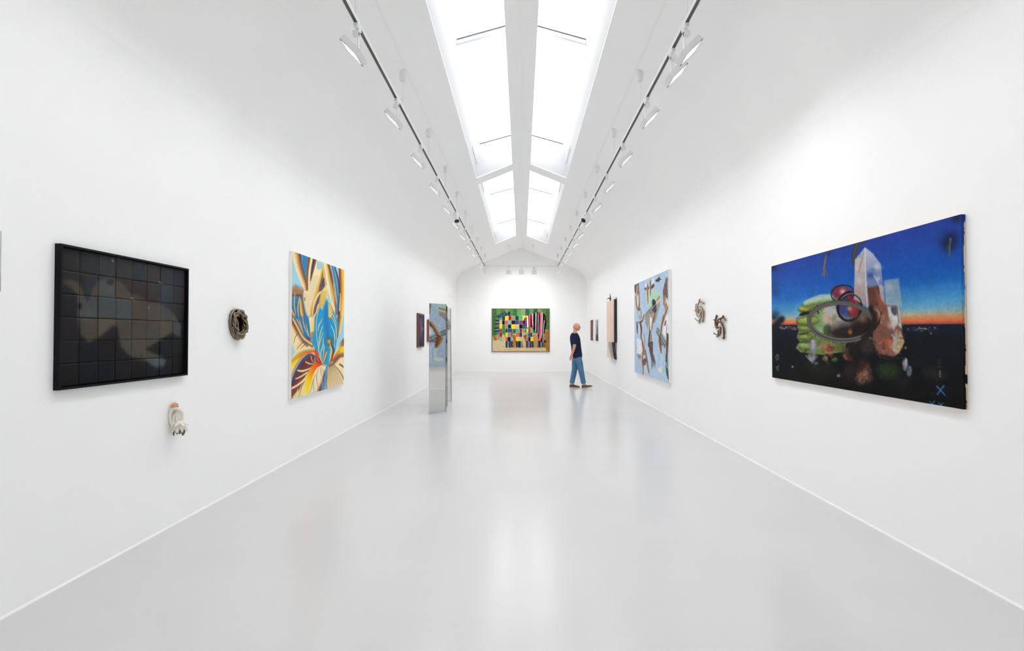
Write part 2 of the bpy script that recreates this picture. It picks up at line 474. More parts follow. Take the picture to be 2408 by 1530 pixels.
# ------------------------------------------------------------------ painting engine (colours go to vertex attributes of real canvases)
class Paint:
    def __init__(s, nx, ny, aspect, quad=None, base='#ffffff'):
        s.nx, s.ny, s.asp = nx, ny, aspect
        u = np.linspace(0, 1, nx + 1); v = np.linspace(0, 1, ny + 1)
        U, V = np.meshgrid(u, v)
        s.U, s.V = U, V
        s.X, s.Y = U * aspect, V
        s.a = np.zeros(U.shape + (3,)); s.a[:] = hexc(base)
        s.H = None
        if quad is not None: s.set_quad(quad)
        s.cr = (0, 0, 1)
    def set_quad(s, q):      # measured corners TL TR BR BL -> unit square (rectifies measurements)
        src = q; dst = [(0, 0), (1, 0), (1, 1), (0, 1)]
        A = []; b = []
        for (x, y), (u, v) in zip(src, dst):
            A.append([x, y, 1, 0, 0, 0, -u * x, -u * y]); b.append(u)
            A.append([0, 0, 0, x, y, 1, -v * x, -v * y]); b.append(v)
        h = np.linalg.solve(np.array(A, float), np.array(b, float))
        s.H = np.append(h, 1).reshape(3, 3)
    def crop(s, x0, y0, sc): s.cr = (x0, y0, sc)
    def P(s, pts):
        p = np.asarray(pts, float)
        if s.H is not None:
            x = s.cr[0] + p[:, 0] / s.cr[2]; y = s.cr[1] + p[:, 1] / s.cr[2]
            q = np.stack([x, y, np.ones_like(x)]) ; r = s.H @ q
            p = np.stack([r[0] / r[2], r[1] / r[2]], 1)
        return np.stack([p[:, 0] * s.asp, p[:, 1]], 1)
    def scale_at(s, pts):   # local size of one measured unit
        p = np.asarray(pts, float); c = p.mean(0)
        q = s.P([c, c + [1, 0], c + [0, 1]])
        return math.sqrt(abs((q[1, 0] - q[0, 0]) * (q[2, 1] - q[0, 1]) - (q[1, 1] - q[0, 1]) * (q[2, 0] - q[0, 0])))
    def win(s, lo, hi):
        i0 = max(int(lo[0] / s.asp * s.nx) - 1, 0); i1 = min(int(hi[0] / s.asp * s.nx) + 3, s.nx + 1)
        j0 = max(int(lo[1] * s.ny) - 1, 0); j1 = min(int(hi[1] * s.ny) + 3, s.ny + 1)
        if i1 <= i0 or j1 <= j0: return None
        return slice(j0, j1), slice(i0, i1)
    def blend(s, w, al, col):
        al = np.clip(al, 0, 1)[..., None]
        s.a[w] = s.a[w] * (1 - al) + np.asarray(col) * al
    def poly(s, pts, col, soft=0.003, alpha=1.0, col2=None, gdir=None):
        p = s.P(pts)
        w = s.win(p.min(0) - soft * 2, p.max(0) + soft * 2)
        if w is None: return
        X, Y = s.X[w], s.Y[w]
        ins = np.zeros(X.shape, bool); dist = np.full(X.shape, 1e9)
        n = len(p)
        for i in range(n):
            a, b = p[i], p[(i + 1) % n]
            c = ((a[1] > Y) != (b[1] > Y))
            with np.errstate(divide='ignore', invalid='ignore'):
                xi = (b[0] - a[0]) * (Y - a[1]) / (b[1] - a[1] if b[1] != a[1] else 1e-12) + a[0]
            ins ^= c & (X < xi)
            d = b - a; L = d @ d + 1e-12
            t = np.clip(((X - a[0]) * d[0] + (Y - a[1]) * d[1]) / L, 0, 1)
            dist = np.minimum(dist, np.hypot(X - a[0] - t * d[0], Y - a[1] - t * d[1]))
        sd = np.where(ins, dist, -dist)
        al = np.clip(sd / (2 * soft) + 0.5, 0, 1) * alpha
        c1 = np.array(hexc(col))
        if col2 is not None:
            g = s.P([gdir[0], gdir[1]]); d = g[1] - g[0]
            t = np.clip(((X - g[0, 0]) * d[0] + (Y - g[0, 1]) * d[1]) / (d @ d), 0, 1)[..., None]
            c1 = c1 * (1 - t) + np.array(hexc(col2)) * t
        s.blend(w, al, c1)
    def stroke(s, pts, wid, cols, soft=0.003, alpha=1.0, along=False, smooth=True):
        """wid: half width(s) in measured units; cols: one colour, or a ramp across (-1..1) / along (0..1)"""
        if smooth and len(pts) > 2:
            pts = [(p.x, p.y) for p in smooth_path([(a, b, 0) for a, b in pts], 6)]
        p = s.P(pts); n = len(p)
        wid = np.array(lerp_list(list(wid) if hasattr(wid, '__len__') else [wid, wid], n))
        m0 = np.asarray(pts, float); e = 1e-3 * (np.ptp(m0, 0).max() + 1e-9)
        tg = np.gradient(m0, axis=0); tg /= np.linalg.norm(tg, axis=1)[:, None] + 1e-12
        nq = (s.P(m0 + np.stack([-tg[:, 1], tg[:, 0]], 1) * e) - p) / e
        tq = np.gradient(p, axis=0); tq /= np.linalg.norm(tq, axis=1)[:, None] + 1e-12
        wid = wid * np.abs(nq[:, 0] * tq[:, 1] - nq[:, 1] * tq[:, 0])
        m = wid.max() + soft * 2
        w = s.win(p.min(0) - m, p.max(0) + m)
        if w is None: return
        X, Y = s.X[w], s.Y[w]
        best = np.full(X.shape, 1e9); lat = np.zeros(X.shape); tt = np.zeros(X.shape); wd = np.ones(X.shape) * 1e-6
        for i in range(n - 1):
            a, b = p[i], p[i + 1]; d = b - a; L = d @ d
            if L < 1e-14: continue
            t = np.clip(((X - a[0]) * d[0] + (Y - a[1]) * d[1]) / L, 0, 1)
            dx, dy = X - a[0] - t * d[0], Y - a[1] - t * d[1]
            dd = np.hypot(dx, dy)
            k = dd < best
            best = np.where(k, dd, best)
            sg = np.sign(d[0] * dy - d[1] * dx)
            lat = np.where(k, sg * dd, lat); tt = np.where(k, (i + t) / (n - 1), tt)
            wd = np.where(k, wid[i] * (1 - t) + wid[i + 1] * t, wd)
        al = np.clip((wd - best) / (2 * soft) + 0.5, 0, 1) * alpha
        if isinstance(cols, str): c = np.array(hexc(cols))
        else:
            key = tt if along else (np.clip(lat / np.maximum(wd, 1e-6), -1, 1) + 1) / 2
            xs = np.linspace(0, 1, len(cols)); C = np.array([hexc(q) for q in cols])
            c = np.stack([np.interp(key, xs, C[:, k]) for k in range(3)], -1)
        s.blend(w, al, c)
    def ell(s, c, rx, ry, col, rot=0, soft=0.004, alpha=1.0, ring=None):
        th = np.linspace(0, 2 * math.pi, 41)[:-1]
        cr, sr = math.cos(rot), math.sin(rot)
        pts = [(c[0] + rx * math.cos(t) * cr - ry * math.sin(t) * sr, c[1] + rx * math.cos(t) * sr + ry * math.sin(t) * cr) for t in th]
        if ring: s.stroke(pts + [pts[0]], ring, col, soft, alpha, smooth=False)
        else: s.poly(pts, col, soft, alpha)
    def fuzz(s, c, r, col, alpha=0.8):
        """soft round smudge"""
        c = np.asarray(c, float); e = r * 0.02
        q, qx, qy = s.P([c, c + [e, 0], c + [0, e]])
        J = np.linalg.inv(np.stack([(qx - q) / e, (qy - q) / e], 1)) / r
        ext = np.abs(np.linalg.inv(J)).sum(1) * 2
        w = s.win(q - ext, q + ext)
        if w is None: return
        dx, dy = s.X[w] - q[0], s.Y[w] - q[1]
        d = np.hypot(J[0, 0] * dx + J[0, 1] * dy, J[1, 0] * dx + J[1, 1] * dy)
        s.blend(w, np.exp(-d * d * 1.5) * alpha, np.array(hexc(col)))
    def noise(s, seed, scale, oct=4):
        rng = np.random.RandomState(seed); out = np.zeros(s.U.shape); amp = 1; tot = 0
        for o in range(oct):
            n = int(scale * 2 ** o); g = rng.rand(n + 2, int(n * s.asp) + 2)
            yy = s.V * n; xx = s.U * (g.shape[1] - 2)
            j = yy.astype(int); i = xx.astype(int); fy = yy - j; fx = xx - i
            fy = fy * fy * (3 - 2 * fy); fx = fx * fx * (3 - 2 * fx)
            v = (g[j, i] * (1 - fx) + g[j, i + 1] * fx) * (1 - fy) + (g[j + 1, i] * (1 - fx) + g[j + 1, i + 1] * fx) * fy
            out += v * amp; tot += amp; amp *= 0.5
        return out / tot
    def mottle(s, seed, scale, amt, oct=4):
        s.a *= 1 + (s.noise(seed, scale, oct)[..., None] - 0.5) * 2 * amt
    def daub(s, n, box, L, w, jit, seed, alpha=0.7):
        """short brush marks that pick up and drag the colour beneath; box in measured units"""
        rng = random.Random(seed)
        for k in range(n):
            x = rng.uniform(box[0], box[2]); y = rng.uniform(box[1], box[3]); a = rng.uniform(0, math.pi)
            q = s.P([(x + rng.gauss(0, L * .5), y + rng.gauss(0, L * .5))])[0]
            i = min(max(int(q[0] / s.asp * s.nx), 0), s.nx); j = min(max(int(q[1] * s.ny), 0), s.ny)
            c = np.clip(s.a[j, i] * (1 + rng.uniform(-jit, jit)) + np.array([rng.uniform(-1, 1) for _ in range(3)]) * jit * .10, 0, 1)
            h = '#%02x%02x%02x' % tuple(int(v * 255) for v in c)
            l = L * rng.uniform(.4, 1)
            s.stroke([(x - l * math.cos(a), y - l * math.sin(a)), (x + l * math.cos(a), y + l * math.sin(a))], [w * rng.uniform(.5, 1), w * .3], h, .003, alpha)
    def sample(s, u, v):
        i = np.clip(np.round(u * s.nx).astype(int), 0, s.nx); j = np.clip(np.round(v * s.ny).astype(int), 0, s.ny)
        return s.a[j, i]

def color_grid(name, O, R, Dn, nx, ny, cols, m, parent):
    """grid mesh spanned by R (right) and Dn (down) from O, one colour per vertex"""
    O, R, Dn = np.array(O, float), np.array(R, float), np.array(Dn, float)
    u = np.linspace(0, 1, nx + 1); v = np.linspace(0, 1, ny + 1); U, V = np.meshgrid(u, v)
    co = O + U[..., None] * R + V[..., None] * Dn
    idx = np.arange((nx + 1) * (ny + 1)).reshape(ny + 1, nx + 1)
    q = np.stack([idx[:-1, :-1], idx[1:, :-1], idx[1:, 1:], idx[:-1, 1:]], -1).reshape(-1, 4)
    me = bpy.data.meshes.new(name)
    me.vertices.add(co.size // 3); me.vertices.foreach_set('co', co.reshape(-1))
    me.loops.add(q.size); me.loops.foreach_set('vertex_index', q.reshape(-1).astype(np.int32))
    me.polygons.add(len(q)); me.polygons.foreach_set('loop_start', np.arange(0, q.size, 4, dtype=np.int32))
    me.update(calc_edges=True); me.validate()
    at = me.color_attributes.new('paint', 'FLOAT_COLOR', 'POINT')
    c = np.ones((co.size // 3, 4), np.float32); c[:, :3] = lin(np.clip(cols, 0, 1)).reshape(-1, 3)
    at.data.foreach_set('color', c.reshape(-1))
    return link(name, me, m, parent)

M_PAINT = mat('oil_paint', '#ffffff', rough=0.6, spec=0.08, attr='paint', bump=0.12, bscale=350)
M_PRINT = mat('matte_print', '#ffffff', rough=0.7, spec=0.08, attr='paint')
M_CANVAS = mat('raw_canvas', '#efece6', rough=0.9, spec=0.1, bump=0.2, bscale=600)
M_LINEN = mat('raw_linen', '#dcc3a0', rough=0.9, spec=0.1, bump=0.2, bscale=600)

def wall_frame(wall, ya, yb, h0, h1, t):
    """corner O (top left as seen), right, down and outward normal of a picture on a wall; t = depth off the wall"""
    z1, z0 = CAM_H + h1, CAM_H + h0
    if wall == 'right':      # seen left to right: far to near
        return np.array((D - t, yb, z1)), np.array((0, ya - yb, 0)), np.array((0, 0, z0 - z1)), np.array((-1, 0, 0))
    if wall == 'left':
        return np.array((-D + t, ya, z1)), np.array((0, yb - ya, 0)), np.array((0, 0, z0 - z1)), np.array((1, 0, 0))
    return np.array((ya, Y1 - t, z1)), np.array((yb - ya, 0, 0)), np.array((0, 0, z0 - z1)), np.array((0, -1, 0))
def slab(O, R, Dn, N, t, gap=0.0):
    O = np.array(O)
    P = [O, O + R, O + R + Dn, O + Dn]
    return MB().prism([tuple(p - N * gap) for p in P], tuple(-N * (t - gap - 0.002)))
def picture(name, wall, ya, yb, h0, h1, t, paint, m, label, cat='painting', side=None, group=None):
    O, R, Dn, N = wall_frame(wall, ya, yb, h0, h1, t)
    c = O + R / 2 + Dn / 2 - N * t
    root = empty(name, tuple(c)); tag(root, label, cat, group)
    slab(O, R, Dn, N, t, 0.0006).build('stretcher', side or M_CANVAS, root)
    color_grid('painted_canvas', O, R, Dn, paint.nx, paint.ny, paint.a, m, root)
    return root, (O, R, Dn, N)

# ------------------------------------------------------------------ large dusk painting, right wall
def paint_dusk():
    p = Paint(480, 250, 1.965, [(1816, 627), (2264, 499), (2269, 964), (1816, 886)])
    hz = 0.55
    ks = [0, .2, .43, .585, .70, .80, .86, .90, .93, .966, 0.995, 1.0]
    cs = ['#27409a', '#2049a4', '#1653b0', '#1f66b8', '#3c88c4', '#5c9ec8', '#84acbc', '#b8a888', '#cf8a5c', '#de6c46', '#a04a3c', '#141c30']
    C = np.array([hexc(c) for c in cs])
    hv = hz - 0.02 + 0.035 * p.U
    t = p.V / hv
    sky = np.stack([np.interp(t, ks, C[:, k]) for k in range(3)], -1)
    gl = np.array([hexc(c) for c in ('#141d30', '#10141c', '#0c0e10', '#0c0c0d')])
    gt = np.clip((p.V - hv) / (1 - hv), 0, 1)
    gr = np.stack([np.interp(gt, [0, .25, .6, 1], gl[:, k]) for k in range(3)], -1)
    p.a = np.where((t > 1)[..., None], gr, sky)
    left = np.clip(1 - p.U * 1.6, 0, 1)[..., None] * np.clip(1 - abs(t - .45) * 2, 0, 1)[..., None]
    p.a = p.a * (1 - .26 * left) + np.array(hexc('#5a9ae0')) * .26 * left
    p.mottle(3, 10, 0.07); p.mottle(5, 60, 0.05, 2)
    p.crop(1790, 480, 2.886)
    # smudges in the sky
    p.fuzz((80, 425), 36, '#1a2030', .9); p.fuzz((100, 600), 30, '#1c3668', .6); p.fuzz((95, 545), 30, '#1c3668', .5)
    p.fuzz((1285, 255), 72, '#141f3c', .95); p.fuzz((1310, 210), 50, '#18244a', .8); p.fuzz((1340, 80), 40, '#141a34', .8)
    p.fuzz((100, 750), 40, '#1a3050', .8)
    for k in range(12): p.fuzz((90 + (k * 37) % 60, 770 + (k * 23) % 60), 20, '#141c2c', .8)
    p.stroke([(1298, 225), (1292, 280), (1290, 350)], [7, 6, 4], ['#6a7a80', '#6a5a48'], .004, .8, along=True)
    p.stroke([(1296, 250), (1275, 280), (1270, 300)], [5, 3], '#4a4a3a', .004, .7)
    for pts, w in (([(450, 325), (434, 390), (428, 440), (430, 490)], [5, 8, 10, 4]), ([(430, 455), (412, 485)], 3), ([(436, 450), (455, 480)], 3)):
        p.stroke(pts, w, ['#5a5a50', '#8a7a58', '#4a4234'], .003, .9)
    p.fuzz((455, 335), 22, '#26345c', .7)
    for pts, w in (([(655, 255), (640, 310), (630, 350), (628, 410)], [14, 16, 14, 6]), ([(700, 250), (680, 290)], [8, 4])):
        p.stroke(pts, w, ['#3a3430', '#5e5038', '#2c2c30'], .004, .9)
    # green glove-like form
    p.poly([(250, 705), (300, 662), (400, 632), (470, 620), (560, 650), (620, 800), (560, 1000), (420, 1020), (265, 1002), (240, 975), (262, 930), (240, 905), (255, 860), (240, 790), (275, 760)], '#6d7f45')
    p.stroke([(300, 668), (400, 636), (480, 628)], [16, 24, 20], ['#9fb8a0', '#b9cfc0', '#8fae86'], .006, .9)
    for (x, y, rx, ry, c, r) in ((292, 715, 44, 20, '#a3a24c', .15), (318, 790, 80, 36, '#8e9c40', -.1), (305, 845, 56, 20, '#7c8c44', .05), (300, 903, 54, 20, '#7e9048', 0), (305, 962, 60, 28, '#86985a', .1)):
        p.ell((x, y), rx, ry, '#4c5a2c', r, .006); p.ell((x - 4, y - 5), rx * .85, ry * .68, c, r, .01)
        p.ell((x - 14, y - 10), rx * .4, ry * .25, '#c3c47e', r, .01, .6)
    p.stroke([(262, 752), (300, 738), (350, 728)], [5, 12, 6], '#14140f', .004)
    p.stroke([(240, 775), (265, 755)], [5, 3], '#4a6aa8', .003)
    p.stroke([(262, 880), (320, 872)], [3, 5], '#30391c', .004); p.stroke([(262, 935), (330, 930)], [3, 5], '#30391c', .004)
    p.fuzz((420, 760), 60, '#7fae7a', .8); p.fuzz((400, 860), 50, '#8fbb92', .8); p.fuzz((455, 700), 45, '#a9c4c4', .8)
    # pale interior
    p.ell((520, 780), 100, 95, '#b7b2b8', 0, .03, .9); p.fuzz((500, 840), 40, '#d4b7a0', .8); p.fuzz((470, 780), 28, '#c98f6c', .7)
    p.fuzz((545, 690), 45, '#c2c8d8', .9); p.fuzz((520, 830), 25, '#eadfd0', .9); p.ell((448, 850), 26, 42, '#4a5a3a', .1, .01); p.ell((497, 770), 15, 26, '#7c805c', .5, .01, .8)
    p.stroke([(440, 690), (430, 760), (440, 800)], [6, 10, 8], '#d8a884', .01, .8)
    # red and blue knot
    p.ell((550, 600), 74, 50, '#7e2c3c', .3, .012, .9); p.fuzz((555, 592), 24, '#e0b2ae', .95); p.fuzz((520, 610), 18, '#8c2434', .9); p.fuzz((600, 600), 18, '#a52838', .8)
    p.ell((600, 690), 88, 80, '#392a3c', 0, .02, .9); p.poly([(590, 620), (650, 640), (676, 745), (630, 760), (600, 740)], '#a02a34', .008)
    p.poly([(520, 650), (580, 640), (585, 760), (545, 740)], '#31407c', .01); p.fuzz((600, 705), 20, '#c8a08c', .7); p.fuzz((575, 745), 18, '#3e62a8', .8)
    p.fuzz((650, 690), 20, '#c2343e', .7)
    p.ell((600, 690), 80, 98, '#15151c', .2, .004, 1, ring=8); p.ell((555, 605), 78, 58, '#181820', -.2, .004, .9, ring=4)
    p.stroke([(545, 640), (580, 612), (625, 605)], 3, '#c8c4c8', .003, .9)
    # dark middle
    p.ell((720, 830), 100, 105, '#1c1616', 0, .05, .95); p.ell((600, 870), 140, 70, '#221b19', .0, .04, .95)
    p.fuzz((690, 770), 36, '#8a6a58', .8); p.fuzz((655, 765), 26, '#5e4a48', .8); p.ell((604, 862), 12, 16, '#c8702c', 0, .008)
    # grey cable hoop
    p.ell((545, 795), 218, 128, '#4e4a48', .06, .005, 1, ring=16)
    p.ell((545, 798), 224, 134, '#7c7874', .06, .003, .9, ring=3); p.ell((545, 793), 210, 120, '#8a8680', .06, .003, .8, ring=3)
    p.ell((545, 796), 216, 127, '#2e2a2a', .06, .002, .9, ring=1.6)
    p.stroke([(745, 690), (770, 760), (745, 850), (690, 900)], [16, 24, 24, 18], '#141112', .012, .92)
    p.stroke([(380, 690), (388, 735)], 5, '#1c1a1a', .003)
    # tall crystal
    p.poly([(632, 640), (640, 372), (708, 288), (760, 330), (815, 402), (836, 670), (726, 690)], '#a2a5b2')
    p.poly([(632, 640), (640, 372), (708, 345), (722, 690)], '#bdb6b6', .004, 1, '#9a8f92', ((670, 380), (680, 680)))
    p.fuzz((665, 430), 24, '#d8c3ae', .7); p.fuzz((668, 520), 26, '#cfc8d0', .7); p.fuzz((660, 590), 30, '#c08f78', .7); p.stroke([(690, 360), (664, 460)], 5, '#8a7460', .006, .6)
    p.poly([(708, 288), (760, 330), (815, 402), (830, 540), (720, 560), (708, 345)], '#aeb4c8', .004, 1, '#6c7fae', ((740, 330), (745, 540)))
    p.fuzz((745, 480), 34, '#274a86', .9); p.fuzz((765, 440), 20, '#3c5c98', .6); p.fuzz((790, 420), 24, '#d0d0d4', .8); p.fuzz((800, 500), 18, '#c8ccd6', .7)
    p.poly([(720, 560), (800, 545), (836, 600), (850, 690), (735, 700)], '#5c3a32', .01); p.poly([(775, 560), (800, 600), (860, 690), (800, 690)], '#96543e', .01, .9)
    p.poly([(800, 540), (832, 555), (842, 670), (815, 640)], '#b3a9b8', .006, .9); p.stroke([(708, 300), (712, 480), (722, 690)], 4, '#dcd4d0', .003, .8)
    p.stroke([(770, 480), (800, 530)], 4, '#d0d0d0', .003, .7)
    # second, veiled crystal
    p.poly([(838, 512), (938, 496), (958, 660), (955, 700), (850, 690)], '#9aa6ac', .006, .72); p.fuzz((868, 560), 36, '#b8bcc0', .7); p.fuzz((925, 600), 26, '#6f95ac', .6)
    # glassy head-like crystal
    p.poly([(755, 700), (850, 680), (925, 684), (948, 720), (960, 850), (976, 930), (945, 1000), (905, 1032), (800, 1015), (760, 940)], '#7d5244', .006)
    p.poly([(860, 690), (905, 690), (945, 790), (900, 850), (868, 760)], '#c9c4c2', .008); p.ell((905, 720), 18, 34, '#4a5266', -.4, .006); p.poly([(930, 690), (948, 720), (958, 840), (935, 820)], '#bcbcb6', .006)
    p.stroke([(925, 700), (940, 800)], 4, '#6a665e', .004, .8)
    p.poly([(945, 850), (976, 930), (940, 1005), (912, 1020), (925, 930)], '#b79e74', .004); p.poly([(905, 860), (930, 850), (930, 960), (905, 1010), (890, 960)], '#a9a29a', .008)
    p.fuzz((850, 800), 40, '#8a5a48', .8); p.fuzz((890, 880), 24, '#5a4c48', .8); p.fuzz((845, 930), 36, '#a4563e', .9); p.fuzz((880, 960), 22, '#d07c50', .8); p.fuzz((850, 985), 36, '#96584a', .7)
    p.fuzz((795, 730), 36, '#6c4238', .8); p.stroke([(770, 710), (800, 730), (815, 800)], 5, '#c4a890', .006, .7); p.stroke([(820, 735), (800, 800), (770, 840)], 8, '#17130f', .006, .9)
    p.stroke([(760, 960), (800, 1030), (900, 1045), (985, 1040)], 3, '#4a3a2e', .004, .8)
    # foliage and stones below
    rng = random.Random(4)
    for k in range(26):
        x, y = 420 + rng.random() * 190, 945 + rng.random() * 110
        c = rng.choice(['#8a4a34', '#a06048', '#6c3626', '#4c7a30', '#3c5c28', '#b07a5c', '#584038'])
        p.ell((x, y), 10 + 12 * rng.random(), 16 + 14 * rng.random(), c, rng.random() * 3, .006, .85)
    for (x, y, rx, ry, c) in ((690, 1110, 46, 56, '#3c241c'), (700, 1170, 46, 26, '#8c6450'), (672, 1190, 20, 18, '#a88464'), (712, 1140, 14, 14, '#a87858'), (620, 1000, 40, 60, '#1e1a18'), (720, 960, 40, 60, '#3a2e2c'), (865, 1130, 76, 56, '#2a3820'), (600, 1130, 40, 60, '#2a201e'), (400, 1110, 100, 60, '#191c14'), (960, 1200, 60, 50, '#1c1c1a'), (1180, 1150, 80, 34, '#2c2c2a')):
        p.ell((x, y), rx, ry, c, .2, .03, .9)
    for k in range(16): p.fuzz((640 + rng.random() * 110, 1060 + rng.random() * 140), 14, rng.choice(['#6c3c2c', '#2a1a16', '#9a7058', '#40281e']), .7)
    p.fuzz((525, 1160), 14, '#a89070', .8); p.fuzz((740, 905), 10, '#4c8a34', .9)
    p.ell((352, 965), 22, 50, '#85838c', 0, .008); p.ell((352, 950), 12, 34, '#a6a4ac', 0, .008)
    for a in range(-5, 6): p.stroke([(345, 1070), (345 + 9 * a, 1005 + abs(a) * 4)], [5, 2], rng.choice(['#9a98a0', '#6c6a72', '#bcb8bc']), .003, .9)
    p.fuzz((375, 1075), 12, '#7c8ca0', .8); p.ell((980, 1085), 19, 44, '#72767e', .1, .005); p.ell((984, 1080), 7, 36, '#a8aab0', .1, .005); p.ell((1010, 1132), 18, 36, '#5e646e', .1, .005); p.fuzz((1014, 1106), 8, '#b0a898', .8)
    p.fuzz((212, 1100), 8, '#dccca0', .95); p.fuzz((245, 970), 8, '#c0b0a0', .9)
    p.daub(420, (380, 640, 990, 1030), 12, 4, .28, 11, .55); p.daub(420, (420, 930, 1050, 1230), 9, 4, .7, 12, .7); p.daub(120, (640, 300, 950, 700), 14, 4, .15, 13, .45); p.daub(300, (90, 850, 1360, 1330), 20, 7, .6, 14, .5); p.daub(140, (245, 640, 420, 1010), 12, 4, .2, 15, .45)
    p.ell((605, 700), 78, 92, '#15151c', .35, .004, .9, ring=4)
    p.ell((545, 795), 218, 128, '#4e4a48', .06, .005, .95, ring=14); p.ell((545, 798), 224, 134, '#75716d', .06, .003, .9, ring=3); p.ell((545, 793), 210, 120, '#827e78', .06, .003, .8, ring=3); p.ell((545, 796), 216, 127, '#2e2a2a', .06, .002, .9, ring=1.6)
    p.stroke([(745, 700), (772, 770), (745, 850), (690, 905)], [14, 22, 22, 16], '#17130f', .014, .85)
    p.fuzz((790, 640), 30, '#7a4636', .6); p.fuzz((820, 760), 34, '#b8826a', .6); p.fuzz((880, 820), 26, '#d2cac4', .6); p.fuzz((915, 770), 16, '#e6e2de', .7); p.fuzz((840, 870), 30, '#6a4a40', .6); p.fuzz((880, 930), 20, '#dc7c48', .7)
    p.a *= 0.94
    # lights of the town
    for k in range(70):
        x = rng.choice([130 + rng.random() * 120, 985 + rng.random() * 220]); y = 828 + rng.random() * (30 if x > 900 else 20)
        p.fuzz((x, y), 3 + 2 * rng.random(), rng.choice(['#e0b070', '#7a94a8', '#c07a50', '#4c6a88']), .75)
    p.stroke([(1070, 838), (1130, 840)], 3, '#c8a468', .003, .8); p.fuzz((1160, 873), 6, '#d8c060', .9); p.fuzz((985, 972), 8, '#d89838', .9)
    for y in (1055, 1075, 1100): p.fuzz((1217, y), 6, '#6a6a2a', .7)
    for y in (1135, 1150, 1167): p.fuzz((1223, y), 5, '#d8d8d0', .9)
    # painted signs
    for a, b, w in (((1200, 1236), (1256, 1296), 3.5), ((1250, 1232), (1203, 1292), 3.5), ((1150, 1342), (1174, 1362), 2.4), ((1184, 1338), (1164, 1364), 2.4), ((1212, 1350), (1240, 1372), 2.4), ((1244, 1352), (1222, 1372), 2.4)):
        p.stroke([a, b], w, '#4a84c8', .0025, .95)
    p.fuzz((1228, 1264), 34, '#1c3a6c', .25)
    p.stroke([(108, 1016), (117, 1022), (117, 1042), (108, 1054), (101, 1040), (101, 1030), (108, 1026), (108, 1016)], 1.6, '#7a96b4', .0025, .9)
    p.stroke([(101, 1108), (117, 1092), (117, 1126), (101, 1108)], 1.6, '#7a96b4', .0025, .9, smooth=False)
    p.mottle(9, 90, 0.05, 2)
    return p
pd = paint_dusk()
root, (O, R, Dn, N) = picture('painting', 'right', 2.945, 5.18, -0.432, 0.709, 0.030, pd, M_PAINT,
        'large painting of crystals and a cable hoop under a deep blue dusk sky', side=M_LINEN)
def wrapped_edge():
    n = 120; rng = np.random.RandomState(3); w = 8
    e = 0.62 + 0.10 * np.sin(np.linspace(0, 21, n + 1)) + 0.08 * rng.rand(n + 1)
    e[int(n * .83):int(n * .88)] = 1.1; e[:5] = 1.2
    cols = np.zeros((n + 1, w + 1, 3)); c0 = pd.a[np.linspace(0, pd.ny, n + 1).astype(int), -1]
    for k in range(w + 1):
        on = (k / w < e)[:, None]
        cols[:, k] = np.where(on, c0, np.array(hexc('#dcc5a6')))
    cols[:, 0] = c0
    color_grid('canvas_edge', O + R + np.array((0, -0.0006, 0)), -N * 0.028, Dn, w, n, cols, M_PAINT, root)
wrapped_edge()

